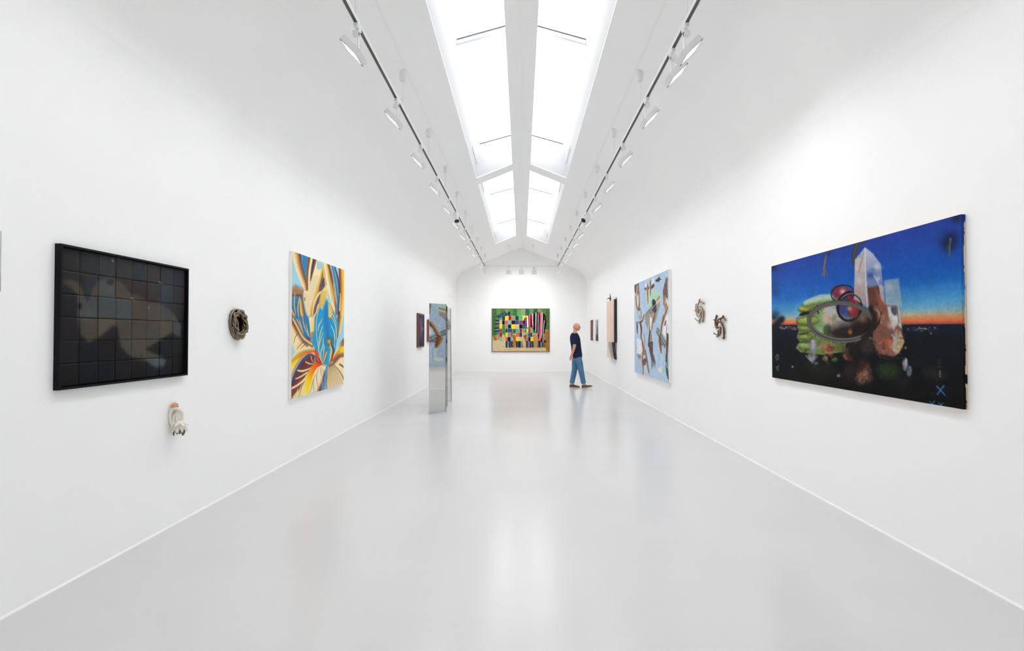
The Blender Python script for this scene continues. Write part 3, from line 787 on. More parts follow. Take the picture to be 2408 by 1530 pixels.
# ------------------------------------------------------------------ iris painting, left wall
def paint_iris():
    p = Paint(330, 330, 1.0, [(688, 592), (809.5, 634), (808, 903), (682, 935)], '#a4d4e8')
    CREAM, GOLD, BRN, PUR, BLU = '#f8e6b6', '#eeb63c', '#8a4a26', '#4a3250', '#2c86b8'
    p.crop(670, 580, 8.053)
    p.poly([(320, 120), (480, 180), (440, 560), (400, 640), (330, 420)], '#2f88bc', .006)
    # frilled petal top left
    pth = [(225, 100), (240, 250), (270, 400), (320, 560), (375, 720), (395, 840)]
    p.stroke(pth, [85, 80, 70, 62, 50, 34], [PUR, BRN, '#d8a050', CREAM, CREAM], .006)
    for k in range(16):
        t = k / 15; x = 190 + 170 * t; y = 150 + 640 * t
        p.stroke([(x - 20, y + 10), (x + 30, y + 25), (x + 75, y - 5)], [5, 6, 2], ['#b9a58a', '#fff2cc'], .005, .75)
    p.stroke([(455, 210), (425, 480), (415, 830)], [26, 24, 18], ['#5a6a78', BRN, '#a8845c'], .004)
    p.stroke([(500, 230), (455, 500), (448, 830)], [26, 18, 20], ['#f4d490', '#fff0c4', '#c09050'], .004)
    p.stroke([(560, 240), (520, 420), (478, 640)], [44, 34, 6], [GOLD, BRN, PUR, '#39507c', '#d8c090'], .004)
    p.stroke([(610, 260), (560, 440), (490, 660)], [16, 20, 8], [CREAM, GOLD, BRN], .004)
    # big pale petal
    big = [(600, 260), (740, 320), (700, 520), (640, 720), (610, 880), (560, 1010), (520, 1150), (490, 1300), (500, 1530), (450, 1530), (400, 1330), (350, 1150), (320, 1020), (303, 920), (340, 855), (440, 808), (480, 680)]
    p.poly(big, CREAM, .004)
    p.stroke([(725, 340), (680, 560), (640, 720), (600, 880), (545, 1040), (500, 1180), (480, 1400)], [26, 34, 44, 56, 50, 40, 34], [CREAM, '#f2c860', GOLD, '#a05a24', PUR][::-1], .012, .95)
    p.poly([(610, 280), (738, 318), (690, 410), (640, 440), (600, 400)], '#9fd0e0', .005)
    for k in range(24):
        y = 540 + 36 * k; x0 = 470 - (y - 600) * .25 if y < 860 else 320 + (y - 900) * .16
        x1 = 640 - max(0, y - 700) * .24
        p.stroke([(x0 + 10, y), ((x0 + x1) / 2, y + 26), (x1, y - 6)], [2.5, 4, 2], '#b8a078', .005, .6)
    p.ell((370, 980), 15, 34, '#8a5a34', 0, .004); p.ell((370, 980), 8, 22, '#d8b884', 0, .004)
    # purple blade and inner yellow petal
    p.poly([(745, 540), (775, 600), (750, 740), (690, 830), (630, 880), (650, 740), (700, 620)], '#524668', .005, 1, '#7a5e58', ((760, 560), (650, 860)))
    p.stroke([(745, 330), (735, 470), (760, 600), (768, 680)], [16, 20, 14, 16], [BRN, GOLD, CREAM], .004)
    p.poly([(730, 780), (800, 700), (805, 980), (760, 1050), (690, 1130), (600, 1200), (560, 1230), (600, 1050), (660, 900)], '#f0c24a', .006, 1, '#f6dc90', ((620, 1150), (800, 800)))
    for k in range(9): p.stroke([(650 - 6 * k, 880 + 40 * k), (720, 850 + 36 * k), (800 - 8 * k, 830 + 30 * k)], [3, 4, 2], '#9a6c30', .004, .6)
    p.stroke([(640, 900), (600, 1040), (560, 1180), (540, 1250)], [30, 36, 28, 10], ['#4c5a78', '#5e5a70', '#a4845a'], .012)
    p.stroke([(725, 815), (640, 880), (570, 1010), (530, 1150), (512, 1300)], [6, 22, 20, 14, 8], ['#c88c3c', CREAM, '#f6cf80'], .003)
    p.poly([(640, 1180), (640, 1370), (600, 1500), (540, 1530), (520, 1400), (560, 1280)], '#f2c060', .006); p.stroke([(630, 1190), (560, 1290), (520, 1400)], [14, 20, 10], CREAM, .008)
    # right cream petal
    p.stroke([(780, 320), (820, 520), (870, 760), (920, 980), (960, 1200)], [52, 66, 72, 62, 30], [PUR, BRN, GOLD, CREAM, CREAM, CREAM][::1], .006)
    for k in range(14): p.stroke([(775 + 8 * k, 380 + 46 * k), (810 + 9 * k, 470 + 48 * k), (850 + 9 * k, 620 + 46 * k)], [2, 3.5, 2], '#b89868', .004, .6)
    p.stroke([(945, 860), (960, 1050), (965, 1260)], [8, 18, 10], ['#7a2c30', '#e06428', '#502a48'], .008)
    # blue blades right
    p.stroke([(900, 350), (960, 620), (1000, 900), (985, 1230)], [40, 62, 52, 14], ['#8fb8c8', BLU, '#2a94bc', '#3a6898', '#4a3a68'][::-1], .004)
    for q in ([(870, 350), (930, 620), (970, 930), (985, 1060)], [(920, 370), (980, 620), (1010, 900)], [(1020, 410), (1045, 650), (1045, 900)], [(910, 690), (945, 900), (968, 1040)]):
        p.stroke(q, [4, 7, 3], ['#b88a50', '#fbe8b8'], .003)
    p.stroke([(1080, 430), (1090, 760), (1075, 1050), (1020, 1530)], [62, 62, 62, 40], [ '#f6e4a8', '#f2cf70', GOLD, '#b06a28', PUR], .006)
    p.stroke([(1045, 880), (1040, 1100), (1005, 1400)], [8, 16, 10], ['#c89050', CREAM, '#a06a38'], .003)
    # left fluff, blue bands and gold
    p.poly([(120, 780), (200, 730), (345, 800), (330, 960), (120, 960)], '#a06a3e', .02, 1, '#5a4048', ((200, 790), (200, 950)))
    p.poly([(110, 950), (330, 940), (380, 1200), (460, 1420), (440, 1530), (120, 1530), (110, 1200)], '#2f84b8', .015)
    p.stroke([(290, 1010), (310, 1200), (350, 1420)], [34, 50, 30], ['#7a4a34', '#c8924c', '#f0cc84', '#7a4a34'], .02)
    p.fuzz((210, 1080), 50, '#6a5a58', .7); p.fuzz((180, 1330), 60, '#3a5a8a', .6)
    for q in ([(190, 870), (175, 1050), (195, 1280)], [(275, 945), (245, 1080), (250, 1260), (300, 1500)], [(300, 1340), (330, 1450), (345, 1530)], [(390, 1430), (400, 1530)]):
        p.stroke(q, [6, 10, 4], ['#c89a58', '#fbe6b0'], .004)
    p.stroke([(105, 1140), (180, 1330), (260, 1530)], [24, 30, 30], ['#5a3a44', '#f2cc80', '#d09448', '#7c4a2c'], .005)
    for k in range(8): p.stroke([(130 + 26 * k, 790 - 8 * (k % 2)), (135 + 25 * k, 870)], [3, 6], '#f0d090', .008, .6)
    p.crop(670, 750, 7.846)
    p.poly([(110, -60), (460, -60), (480, 200), (470, 420), (400, 420), (300, 300), (210, 120)], '#3480b4', .012)
    p.fuzz((300, 160), 60, '#2c5a94', .6); p.fuzz((420, 330), 50, '#3a3c80', .7); p.fuzz((300, 20), 40, '#a07040', .6)
    for q in ([(250, -20), (300, 130), (330, 250)], [(320, -40), (350, 120), (430, 300)], [(380, 70), (410, 200), (440, 320)], [(205, -20), (250, 60), (300, 190)]):
        p.stroke(q, [6, 10, 4], ['#8a7a58', '#f8e2aa', '#c09850'], .004)
    p.poly([(430, -60), (545, -60), (535, 180), (500, 380), (465, 330), (450, 120)], CREAM, .006, 1, '#f0c868', ((450, 0), (540, 120)))
    for k in range(6): p.stroke([(470, 240 + 24 * k), (500, 225 + 24 * k), (530, 235 + 22 * k)], [5, 7, 3], ['#4a3038', '#a8683c'], .004, .85)
    p.stroke([(1010, -60), (990, 120), (970, 330)], [40, 26, 6], ['#f0c860', '#b06a28', PUR], .006)
    # cyan heart of the flower
    p.poly([(540, -60), (640, -220), (690, -180), (770, -380), (800, -300), (880, -120), (990, 60), (960, 320), (920, 580), (870, 680), (790, 840), (690, 815), (600, 640), (540, 520), (490, 400), (530, 180)], '#229fd2', .005)
    p.stroke([(760, -300), (750, -60), (770, 160), (790, 330)], [26, 66, 70, 30], ['#2c9bd0', '#2f80bc', '#2f80bc', '#2a9fd6'], .02)
    p.poly([(790, -250), (900, -160), (980, 0), (900, 60), (830, 0)], '#4a93ae', .02, .8)
    p.poly([(795, -340), (880, -250), (850, -40), (800, -50)], '#f1cf62', .006); p.stroke([(810, -280), (860, -180), (850, -60)], [16, 22, 8], ['#a07030', '#f8e4a8', '#c88c3c'], .006)
    p.stroke([(560, -100), (600, -250), (650, -330)], [10, 24, 8], ['#8a5a2c', '#f6dca0', '#c88c3c'], .006)
    p.stroke([(640, -280), (600, -120), (570, 100), (590, 400), (640, 640), (690, 800)], [9, 10, 11, 9, 10, 5], ['#4a6a80', '#e8dcae', '#7fa8b0'], .004)
    for q in ([(690, 110), (640, 260), (610, 440)], [(695, 230), (640, 390), (610, 540), (630, 620)], [(700, 340), (690, 480), (650, 600), (660, 700)], [(715, 460), (710, 600), (690, 720), (695, 800)],
              [(850, 100), (900, 220), (915, 380), (905, 500)], [(860, -50), (930, 90), (945, 260), (940, 360)], [(680, -20), (620, 100), (600, 200)], [(820, -190), (900, -60), (950, 60)], [(610, 640), (650, 720), (685, 800)]):
        p.stroke(q, [7, 12, 5], ['#5c98a8', '#fbeec4', '#a8a070'], .004)
    p.stroke([(690, 800), (740, 640), (775, 560)], [14, 30, 12], ['#3a4a78', '#b88a4a', '#f4e0a0', '#5a4a68'], .012)
    p.fuzz((815, 390), 84, '#4e4038', .9); p.fuzz((810, 395), 50, '#e8b868', 1.0); p.fuzz((820, 500), 30, '#d8a050', .8)
    p.stroke([(835, 430), (870, 560), (850, 680), (810, 800)], [16, 34, 34, 14], ['#f6d890', '#e8a848', '#7a4a30', '#3c3a58'][::-1], .005)
    for k in range(7): p.stroke([(830 - 4 * k, 500 + 40 * k), (870 - 4 * k, 540 + 38 * k)], [4, 3], '#fbe6a8', .003, .8)
    p.stroke([(775, 560), (800, 640), (785, 760), (770, 840)], [10, 14, 10, 8], '#3f9fd0', .005)
    # right lower petals
    p.poly([(870, 720), (900, 640), (950, 560), (1010, 420), (1085, 330), (1100, 480), (1000, 560)], CREAM, .006, 1, '#8a5a3c', ((960, 480), (1080, 400)))
    p.poly([(870, 730), (930, 620), (1000, 520), (1095, 470), (1095, 640), (1000, 660), (900, 770), (890, 815), (850, 760)], '#e8641c', .006, 1, '#fbd41c', ((900, 620), (1040, 560)))
    p.poly([(780, 830), (850, 770), (905, 770), (1000, 670), (1050, 640), (1095, 650), (1095, 1195), (730, 1285)], CREAM, .006)
    p.stroke([(800, 850), (900, 800), (1000, 690), (1095, 660)], [26, 34, 40, 40], ['#3c4470', '#6a4a4c', '#a8784c', '#f0d8a0'], .02, .95)
    for k in range(13):
        a = k / 12; x1 = 740 + 350 * min(1, a * 1.2); y1 = 1275 - 110 * min(1, a * 1.2) - 260 * max(0, a - .75)
        p.stroke([(800 + 90 * a, 850 - 40 * a), ((820 + 120 * a + x1) / 2, (840 + y1) / 2 - 20), (x1, y1)], [3, 4, 3], '#6a4a34', .003, .8)
        p.stroke([(812 + 90 * a, 870 - 40 * a), ((836 + 120 * a + x1) / 2, (860 + y1) / 2 - 20), (x1 + 14, y1)], [2, 5, 5], '#e2b878', .005, .5)
    p.stroke([(1000, 820), (1050, 850), (1080, 880)], [10, 14, 5], ['#3a2a38', '#8a5a3c'], .006)
    # left lower petals
    p.poly([(90, 20), (180, 120), (260, 280), (380, 430), (500, 500), (300, 560), (170, 570), (110, 430), (90, 200)], '#f4deaa', .006)
    p.stroke([(120, 40), (200, 180), (280, 350), (400, 480)], [40, 56, 46, 24], ['#f0d8a0', '#c08850', '#7a3c34', '#4a2c40'][::-1], .015, .95)
    for k in range(12): p.stroke([(230 + 14 * k, 250 + 22 * k), (180 + 12 * k, 310 + 22 * k), (150 + 8 * k, 420 + 16 * k)], [5, 5, 2], random.Random(k).choice(['#fff0c8', '#5a3028', '#e8c488']), .005, .75)
    p.stroke([(140, -20), (230, 150), (330, 330), (490, 450)], [30, 34, 36, 44], ['#5a3c34', '#a8744a', '#f4d69a', '#d8a05c', '#7a5038'][::-1], .006)
    p.stroke([(230, 210), (310, 360), (420, 490)], [5, 7, 4], '#4a86b4', .005, .9)
    p.poly([(95, 800), (200, 650), (330, 580), (480, 540), (560, 560), (640, 720), (700, 810), (600, 900), (500, 1340), (95, 1455)], '#f3e092', .006)
    p.stroke([(100, 830), (200, 690), (330, 610), (470, 570), (540, 570), (600, 690), (660, 790)], [44, 48, 40, 36, 34, 26, 12], ['#fde21c', '#fcb414', '#fa7a18', '#f8601e', '#e84420', '#8c2c30'], .006, along=True)
    p.stroke([(100, 740), (190, 620), (300, 550), (420, 530), (530, 540)], [20, 34, 40, 38, 20], ['#f6e2a4', '#f0d890', '#c8b078'], .005)
    for k in range(22): 
        t = k / 21; x = 105 + 420 * t; y = 735 - 210 * math.sin(t * 1.5)
        p.stroke([(x, y - 14), (x + 8, y + 40)], [2.5, 4], '#8a7448', .004, .85)
    p.stroke([(105, 1060), (190, 860), (300, 690), (360, 650)], [18, 26, 20, 8], ['#5a78a0', '#b89050', '#f2d080', '#c08440', '#e8b050'], .005)
    p.poly([(95, 1210), (190, 980), (300, 780), (430, 660), (540, 660), (590, 740), (680, 810), (540, 840), (440, 980), (330, 1180), (95, 1460)], '#6c3238', .006, 1, '#8c4c40', ((300, 760), (380, 1100)))
    p.stroke([(100, 1180), (180, 960), (290, 770), (410, 650), (500, 640), (570, 700)], [18, 22, 24, 24, 18, 8], ['#5a5c98', '#3a4a94', '#3c3a6c'], .006)
    for q, w in (([(215, 920), (300, 935), (420, 900), (540, 830)], [16, 24, 16, 4]), ([(175, 1080), (270, 1040), (400, 960)], [12, 18, 18]), ([(110, 1250), (220, 1190), (340, 1090), (420, 960)], [24, 24, 24, 14]), ([(115, 1420), (190, 1340), (220, 1270)], [9, 12, 6]), ([(370, 765), (440, 800), (560, 815)], [15, 14, 4]), ([(470, 675), (500, 760), (580, 810)], [8, 7, 3]), ([(540, 700), (545, 770), (600, 800)], [7, 6, 3])):
        p.stroke(q, w, ['#8a6a4c', '#f3d490', '#fff4d0', '#a89450'], .005)
    p.poly([(330, 1120), (440, 960), (420, 1100), (330, 1400), (230, 1420), (260, 1250)], '#f2d894', .012); p.stroke([(350, 1120), (290, 1230), (230, 1420)], [4, 5, 3], '#5a4034', .004, .85)
    p.stroke([(690, 812), (560, 850), (470, 970), (420, 1130), (350, 1400)], [10, 46, 54, 52, 40], ['#e0341c', '#f85c1c', '#fb9a12', '#fcd414', '#f6e88a'], .008, along=True)
    p.poly([(690, 825), (745, 860), (715, 950), (700, 1200), (650, 1290), (430, 1360), (490, 1080), (580, 890)], '#f5e4ba', .006)
    p.stroke([(715, 960), (690, 1120), (610, 1310)], [14, 40, 50], ['#f0d8b0', '#8a5048', '#5c2838'][::-1], .015, .95)
    for q in ([(600, 900), (570, 1060), (600, 1240)], [(640, 890), (660, 1000), (700, 1090)], [(500, 1100), (480, 1230), (440, 1350)], [(660, 870), (690, 960)], [(545, 1010), (510, 1150), (520, 1320)]):
        p.stroke(q, [3, 4.5, 2.5], '#6a4a3c', .003, .8)
    for k in range(5): p.stroke([(640 + 10 * k, 1060 + 34 * k), (670, 1130 + 30 * k), (690 - 10 * k, 1180 + 26 * k)], [3, 3, 2], '#d8a8a0', .003, .7)
    p.stroke([(765, 850), (745, 1000), (720, 1140), (690, 1300)], [10, 18, 24, 30], ['#3a80b4', '#5aa0cc', '#3a80b4'], .005)
    p.stroke([(780, 860), (760, 1060), (750, 1290)], [6, 10, 12], ['#4a6a80', '#a89a78'], .004)
    p.stroke([(680, 830), (700, 860), (740, 850)], [7, 10, 5], ['#b8884c', '#fbeecb'], .004)
    return p
picture('painting', 'left', 5.64, 7.30, -0.71, 0.945, 0.035, paint_iris(), M_PRINT,
        'square painting of a giant blue and golden iris bloom on the left wall')

# ------------------------------------------------------------------ pale blue painting with upside-down figures, right wall
def paint_figures():
    p = Paint(300, 225, 1.35, [(1490.5, 669), (1572, 633.5), (1574.8, 899.6), (1493, 874.5)], '#b4cbe2')
    p.mottle(21, 5, .05)
    n = p.noise(8, 4)[..., None]; p.a = p.a * (1 - .5 * n) + np.array(hexc('#a9c0ee')) * .5 * n
    n = p.noise(18, 3)[..., None]; p.a = p.a * (1 - .35 * n) + np.array(hexc('#bcd6d4')) * .35 * n
    SK, SD, DK, WH, OR = '#b98a62', '#6c4630', '#4c4446', '#e9edf2', '#c4843f'
    def limb(pts, w, c=('#5c4034', '#a97a4e', '#dcc4a8')): p.stroke(pts, [v * .68 for v in w], list(c), .006)
    p.crop(1480, 620, 10.2)
    for x, t in ((345, 400), (355, 700), (640, 300), (750, 210), (545, 330)): p.stroke([(x, t), (x + 6, t + 330)], 3, '#93aac4', .003, .6)
    p.ell((575, 820), 190, 210, '#b3d6bf', .15, .006); p.poly([(380, 1180), (730, 860), (735, 1000), (640, 1360), (600, 1430), (420, 1440), (370, 1330)], '#9a9a9b', .006)
    # dark bird-like shape
    p.poly([(612, 405), (690, 340), (710, 300), (730, 350), (775, 370), (730, 385), (710, 430), (640, 432)], '#3c3c40')
    p.stroke([(705, 310), (665, 265)], 3, '#5a6a70', .003)
    # legs at top
    p.poly([(350, 590), (600, 520), (560, 590), (370, 630)], DK, .006); p.fuzz((400, 600), 30, SD, .8)
    limb([(425, 560), (430, 740), (445, 930)], [32, 32, 18]); limb([(490, 480), (495, 620), (490, 740)], [32, 32, 14]); p.stroke([(470, 600), (465, 760), (468, 960)], 7, WH, .004, .8)
    p.stroke([(555, 330), (560, 420), (545, 490)], [10, 20, 14], WH, .004); p.poly([(530, 520), (575, 470), (600, 540), (540, 580)], DK, .006); p.ell((388, 510), 22, 40, WH, 0, .006)
    # guitar
    p.stroke([(370, 1250), (470, 1130), (600, 970), (725, 790)], [6, 12, 16, 14], ['#2a2a30', '#d9c2b0', '#3a3030'], .004)
    p.ell((590, 950), 46, 100, '#2c343c', -.15, .005); p.poly([(560, 1050), (640, 950), (655, 1120), (620, 1190), (580, 1170), (540, 1110)], '#2c343c', .006)
    p.poly([(640, 920), (735, 830), (730, 900), (660, 985)], '#e3bd9b', .005); p.stroke([(545, 1090), (640, 960), (720, 860)], 5, '#ecd8c4', .003); p.stroke([(580, 1130), (635, 1060)], 4, '#8aa4b4', .003)
    # hands and hanging figure
    limb([(590, 1180), (600, 1260), (570, 1390)], [26, 30, 20]); limb([(480, 1150), (500, 1210), (570, 1170)], [20, 26, 20]); p.poly([(495, 1350), (535, 1330), (520, 1530), (485, 1500)], WH, .005)
    limb([(560, 1370), (545, 1530)], [22, 18]); limb([(490, 1400), (490, 1530)], [24, 24])
    # left figure, head down
    p.poly([(108, 510), (215, 470), (215, 640), (150, 720), (115, 680)], '#6c625c', .008); p.stroke([(208, 470), (208, 600)], 5, '#3c3434', .004)
    limb([(190, 640), (180, 820), (215, 1080)], [44, 44, 40]); limb([(225, 700), (240, 980)], [18, 18]); p.stroke([(190, 800), (195, 980)], [16, 20], WH, .006, .85)
    limb([(140, 800), (165, 1010), (215, 1130), (260, 1080)], [18, 26, 36, 20])
    p.poly([(185, 1180), (280, 1110), (285, 1280), (230, 1400)], '#bfc6d2', .006); p.stroke([(190, 1180), (215, 1380)], 6, '#3a3a44', .003); p.stroke([(280, 1110), (285, 1300)], 6, '#3a3a44', .003)
    for k in range(4): p.stroke([(200 + 14 * k, 1190 + 40 * k), (265, 1260 + 30 * k)], 4, '#6a707c', .003, .8)
    limb([(350, 1230), (320, 1320), (280, 1390)], [22, 34, 20]); p.poly([(160, 1160), (230, 1180), (230, 1420), (150, 1380)], '#cfd6e4', .01, .7); p.stroke([(220, 1420), (320, 1380)], [14, 10], '#3c3c48', .005)
    # right figure with hair up
    for k in range(26):
        r = random.Random(k); x = 800 + 110 * r.random()
        p.stroke([(x + 10, 830 - 60 * r.random()), (x + 6, 620), (850 + 85 * r.random(), 300 + 260 * r.random())], [8, 8, 2], r.choice(['#5c4840', '#7a6258', '#8a7268', '#4a3a36']), .004, .9)
    limb([(845, 830), (840, 930), (855, 1010)], [44, 34, 16], (OR, SK, SD)); limb([(890, 980), (870, 1060)], [36, 34], (SD, SD, OR)); p.ell((920, 940), 30, 60, '#d8e2ee', 0, .01, .9)
    limb([(905, 1050), (860, 1200), (800, 1380), (760, 1530)], [40, 40, 36, 30]); p.poly([(870, 1250), (940, 1200), (960, 1530), (830, 1530)], WH, .01); limb([(880, 1380), (840, 1470)], [34, 20])
    p.crop(1480, 750, 9.5625)
    limb([(490, -40), (460, 130), (455, 290)], [24, 28, 12]); limb([(540, -40), (515, 130), (500, 260)], [22, 20, 8]); p.stroke([(485, 30), (480, 230)], [22, 8], WH, .005)
    p.poly([(350, 60), (440, 60), (420, 240)], '#9a9a9b', .01)
    limb([(480, 330), (490, 440), (490, 540)], [24, 30, 18], (SD, '#d8ac86', SD))
    p.stroke([(465, 280), (450, 420), (445, 560)], [12, 14, 20], '#4a3c3a', .006)
    for k in range(26):
        r = random.Random(100 + k)
        p.stroke([(440 + 90 * r.random(), 540), (470 + 70 * r.random(), 760), (500 + 110 * r.random(), 860 + 260 * r.random())], [9, 8, 2], r.choice(['#54444a', '#6c5a58', '#8a7468', '#463a40']), .004, .85)
    # left lower: arms and dress
    limb([(170, 110), (175, 200), (180, 300)], [20, 24, 14], (SD, '#7a4c34', SD)); limb([(250, 110), (270, 240), (260, 420)], [30, 28, 14], (SD, '#7a4c34', SD))
    p.poly([(160, 460), (210, 440), (280, 500), (285, 700), (260, 830), (210, 780), (165, 790)], '#e6eaf0', .008); p.poly([(165, 790), (270, 810), (275, 880), (215, 900)], '#8a8a96', .015); p.poly([(130, 620), (170, 560), (180, 740), (140, 700)], '#b8bcc8', .012, .8)
    limb([(275, 440), (300, 600), (330, 760)], [12, 36, 44]); limb([(335, 350), (345, 460), (350, 640)], [12, 12, 8]); limb([(300, 800), (295, 940), (310, 1080), (315, 1240)], [30, 36, 26, 16]); limb([(365, 760), (400, 960), (430, 1140), (450, 1200)], [30, 34, 24, 30])
    for k in range(4): p.stroke([(310, 770 + 40 * k), (360, 790 + 38 * k)], 7, random.Random(k).choice(['#e6e0d4', '#9a6a3c', '#efe8dc']), .005, .9)
    p.ell((350, 960), 36, 80, '#5c4a4c', .1, .008); p.ell((345, 980), 16, 46, '#8a7478', .1, .01)
    # right lower: book, skirt, legs
    p.poly([(640, 180), (600, 290), (810, 670), (850, 540)], '#6d807f', .006)
    for k in range(7): p.stroke([(628 + 28 * k, 270 + 46 * k), (650 + 28 * k, 255 + 46 * k)], [9, 6], '#dfe6ea', .004, .9)
    p.poly([(770, 150), (880, 60), (890, 330), (830, 420), (750, 320)], '#eceef2', .008); p.stroke([(850, 120), (840, 360)], 5, '#5c4c48', .003); limb([(760, -40), (730, 130), (700, 330)], [30, 30, 34]); limb([(820, 80), (800, 140)], [24, 16], (SD, SD, OR))
    limb([(690, 480), (710, 640), (728, 800)], [48, 34, 12], (SD, '#8a5434', OR)); p.fuzz((740, 570), 30, SD, .8); p.stroke([(728, 810), (735, 1080)], [14, 12], '#cfdbe4', .006, .9); p.ell((705, 1140), 44, 60, '#e6e8d4', 0, .01)
    limb([(865, 400), (860, 560), (850, 840)], [36, 36, 22], (SD, '#6a4432', SD)); p.stroke([(845, 860), (850, 1040), (865, 1200), (890, 1330)], [22, 22, 26, 10], ['#34483c', '#4a6052', '#34483c'], .005); p.stroke([(835, 980), (860, 1080)], 7, '#e4e8e8', .004)
    for k in range(14): 
        r = random.Random(k); p.fuzz((900 + 14 * r.random(), 120 + 1200 * r.random()), 12, '#dfe6ec', .6)
    p.crop(1480, 620, 10.2); p.daub(500, (110, 150, 960, 1530), 16, 5, .25, 5, .6); p.crop(1480, 750, 9.5625); p.daub(500, (120, 0, 930, 1350), 16, 5, .25, 6, .6)
    p.mottle(31, 60, .05, 2)
    return p
picture('painting', 'right', 8.73, 11.38, -0.825, 1.142, 0.050, paint_figures(), M_PAINT,
        'pale blue painting of tumbling figures and a guitar on the right wall')

# ------------------------------------------------------------------ patchwork animal picture, end wall
def paint_patch():
    p = Paint(270, 200, 1.342, [(0, 0), (1, 0), (1, 1), (0, 1)], '#4f7f45')
    p.H = None
    def q(x, y): return ((x - 228) / 1542.0, (y - 203) / 1155.0)
    def rect(x0, y0, x1, y1, c, soft=.004): p.poly([q(x0, y0), q(x1, y0), q(x1, y1), q(x0, y1)], c, soft)
    def pl(pts, c): p.poly([q(*a) for a in pts], c, .004)
    def st(pts, w, c): p.stroke([q(*a) for a in pts], [v / 1542.0 for v in w], c, .003)
    for k, c in enumerate(['#3f6e3a', '#5f8f55', '#4a7c42', '#6f9a5e', '#4d8447', '#3c6c3c', '#5f9a58', '#8a9a6a', '#33604a', '#62945a', '#3e5a34', '#7a9860', '#55803f', '#446f3a']):
        rect(228 + k * 112, 203, 228 + (k + 1) * 112, 960, c)
    for k in range(90):
        r = random.Random(k); x, y = 228 + 1542 * r.random(), 203 + 700 * r.random()
        st([(x, y), (x + 60, y + (40 if int(x / 112) % 2 else -40))], [5, 2], r.choice(['#2f5a34', '#7fae74', '#6d9a5c']))
    # ground
    pl([(228, 930), (600, 900), (1000, 850), (1400, 860), (1660, 780), (1772, 760), (1772, 1360), (228, 1360)], '#c4a878')
    for k in range(16):
        r = random.Random(40 + k); x = 228 + 105 * k
        pl([(x, 900 + 60 * r.random()), (x + 90, 880 + 60 * r.random()), (x + 220, 1250), (x + 130, 1260)], r.choice(['#9a6c34', '#b98a4c', '#d0b27c', '#c8ae82', '#8c5c2c']))
    pl([(228, 1080), (420, 1040), (590, 1100), (640, 1360), (228, 1360)], '#d2bf98'); pl([(640, 1270), (1640, 1270), (1700, 1360), (640, 1360)], '#cdb489'); pl([(1650, 820), (1772, 760), (1772, 1360), (1690, 1340)], '#9b7034')
    for k in range(70):
        r = random.Random(140 + k); x, y = 228 + 1542 * r.random(), 1000 + 340 * r.random()
        st([(x, y), (x + 70, y + 50)], [4, 2], r.choice(['#e0cfaa', '#a8854e', '#bfa070']))
    CC = {'g': '#5aa77c', 'd': '#1c4a3c', 'y': '#f2d128', 'r': '#a01c2c', 't': '#a08c70', 'w': '#cdb48e', 'k': '#221420', 'p': '#d8586a', 'v': '#2c1a4c', 'b': '#34547c', 'n': '#1c2448', 'm': '#8c4c54', 'c': '#6ab898'}
    rows = [(390, 515, [(415, 495, 'g'), (495, 570, 'd'), (580, 668, 'y'), (668, 745, 'r'), (745, 850, 't'), (850, 950, 'd'), (950, 1055, 'g'), (1055, 1190, 'y')]),
            (515, 630, [(415, 495, 'w'), (495, 565, 'k'), (565, 655, 'p'), (655, 745, 'c'), (745, 860, 'v'), (860, 950, 'b'), (955, 1055, 'm'), (1055, 1110, 'n')]),
            (625, 740, [(415, 495, 'y'), (575, 645, 't'), (650, 740, 'n'), (745, 850, 'y'), (850, 950, 'w'), (960, 1050, 'k'), (1050, 1130, 'b')]),
            (740, 850, [(420, 490, 'm'), (585, 640, 'd'), (640, 770, 'b'), (870, 960, 'g'), (970, 1030, 'r'), (1155, 1205, 'y'), (1205, 1270, 'm'), (1270, 1310, 't')]),
            (850, 970, [(430, 490, 'r'), (590, 645, 'y'), (645, 740, 't'), (740, 775, 'r'), (870, 965, 'p'), (965, 1035, 'd'), (1165, 1205, 'g'), (1205, 1270, 'b'), (1270, 1310, 'v')]),
            (970, 1085, [(430, 485, 'c'), (600, 640, 'p'), (640, 730, 'v'), (730, 775, 'c'), (875, 965, 'y'), (965, 1045, 'w'), (1160, 1205, 'p'), (1205, 1270, 'n'), (1270, 1335, 'y')])]
    rect(500, 400, 1120, 420, '#e8e4d4'); 
    for y0, y1, cs in rows:
        for x0, x1, c in cs:
            rect(x0 - 3, y0 - 4, x1 + 5, y1 + 5, '#ded8c4'); rect(x0, y0, x1, y1, CC[c])
    pl([(500, 640), (560, 640), (580, 840), (560, 900), (490, 880)], '#4a7c42')
    for (x0, x1) in ((590, 775), (875, 1045), (1150, 1345), (1460, 1605)):     # feet
        for k in range(6):
            w = (x1 - x0) / 6; rect(x0 + k * w, 1080, x0 + (k + 1) * w, 1262 - 8 * (k % 3), ['#1c2238', '#5a6a80', '#8a8078', '#20304c', '#4a5c78', '#2a2c38'][(k + int(x0 / 90)) % 6])
    for k in range(22):                                                      # fan of a tail
        a = math.radians(-70 - k * 8.4 + 8); cx, cy = 560, 560
        a = math.radians(265 - k * 6.5)
        x0, y0 = 560 + 160 * math.cos(a), 560 + 160 * math.sin(a)
        t = k / 21.0
        x0, y0 = (600 - 190 * min(1, t * 1.9), 375 + 60 * min(1, t * 1.9) + max(0, t - .5) * 800)
        dx, dy = (-40 - 90 * t, -95 + 120 * t)
        st([(x0, y0), (x0 + dx, y0 + dy)], [20, 16], ['#1c2238', '#4c6488', '#6a6870', '#141624', '#8a7078'][k % 5])
    for k in range(6): st([(610 + 20 * k, 375), (615 + 20 * k, 275 + 14 * abs(k - 3))], [11, 9], ['#1c2238', '#4c5878', '#6a5850', '#141624'][k % 4])
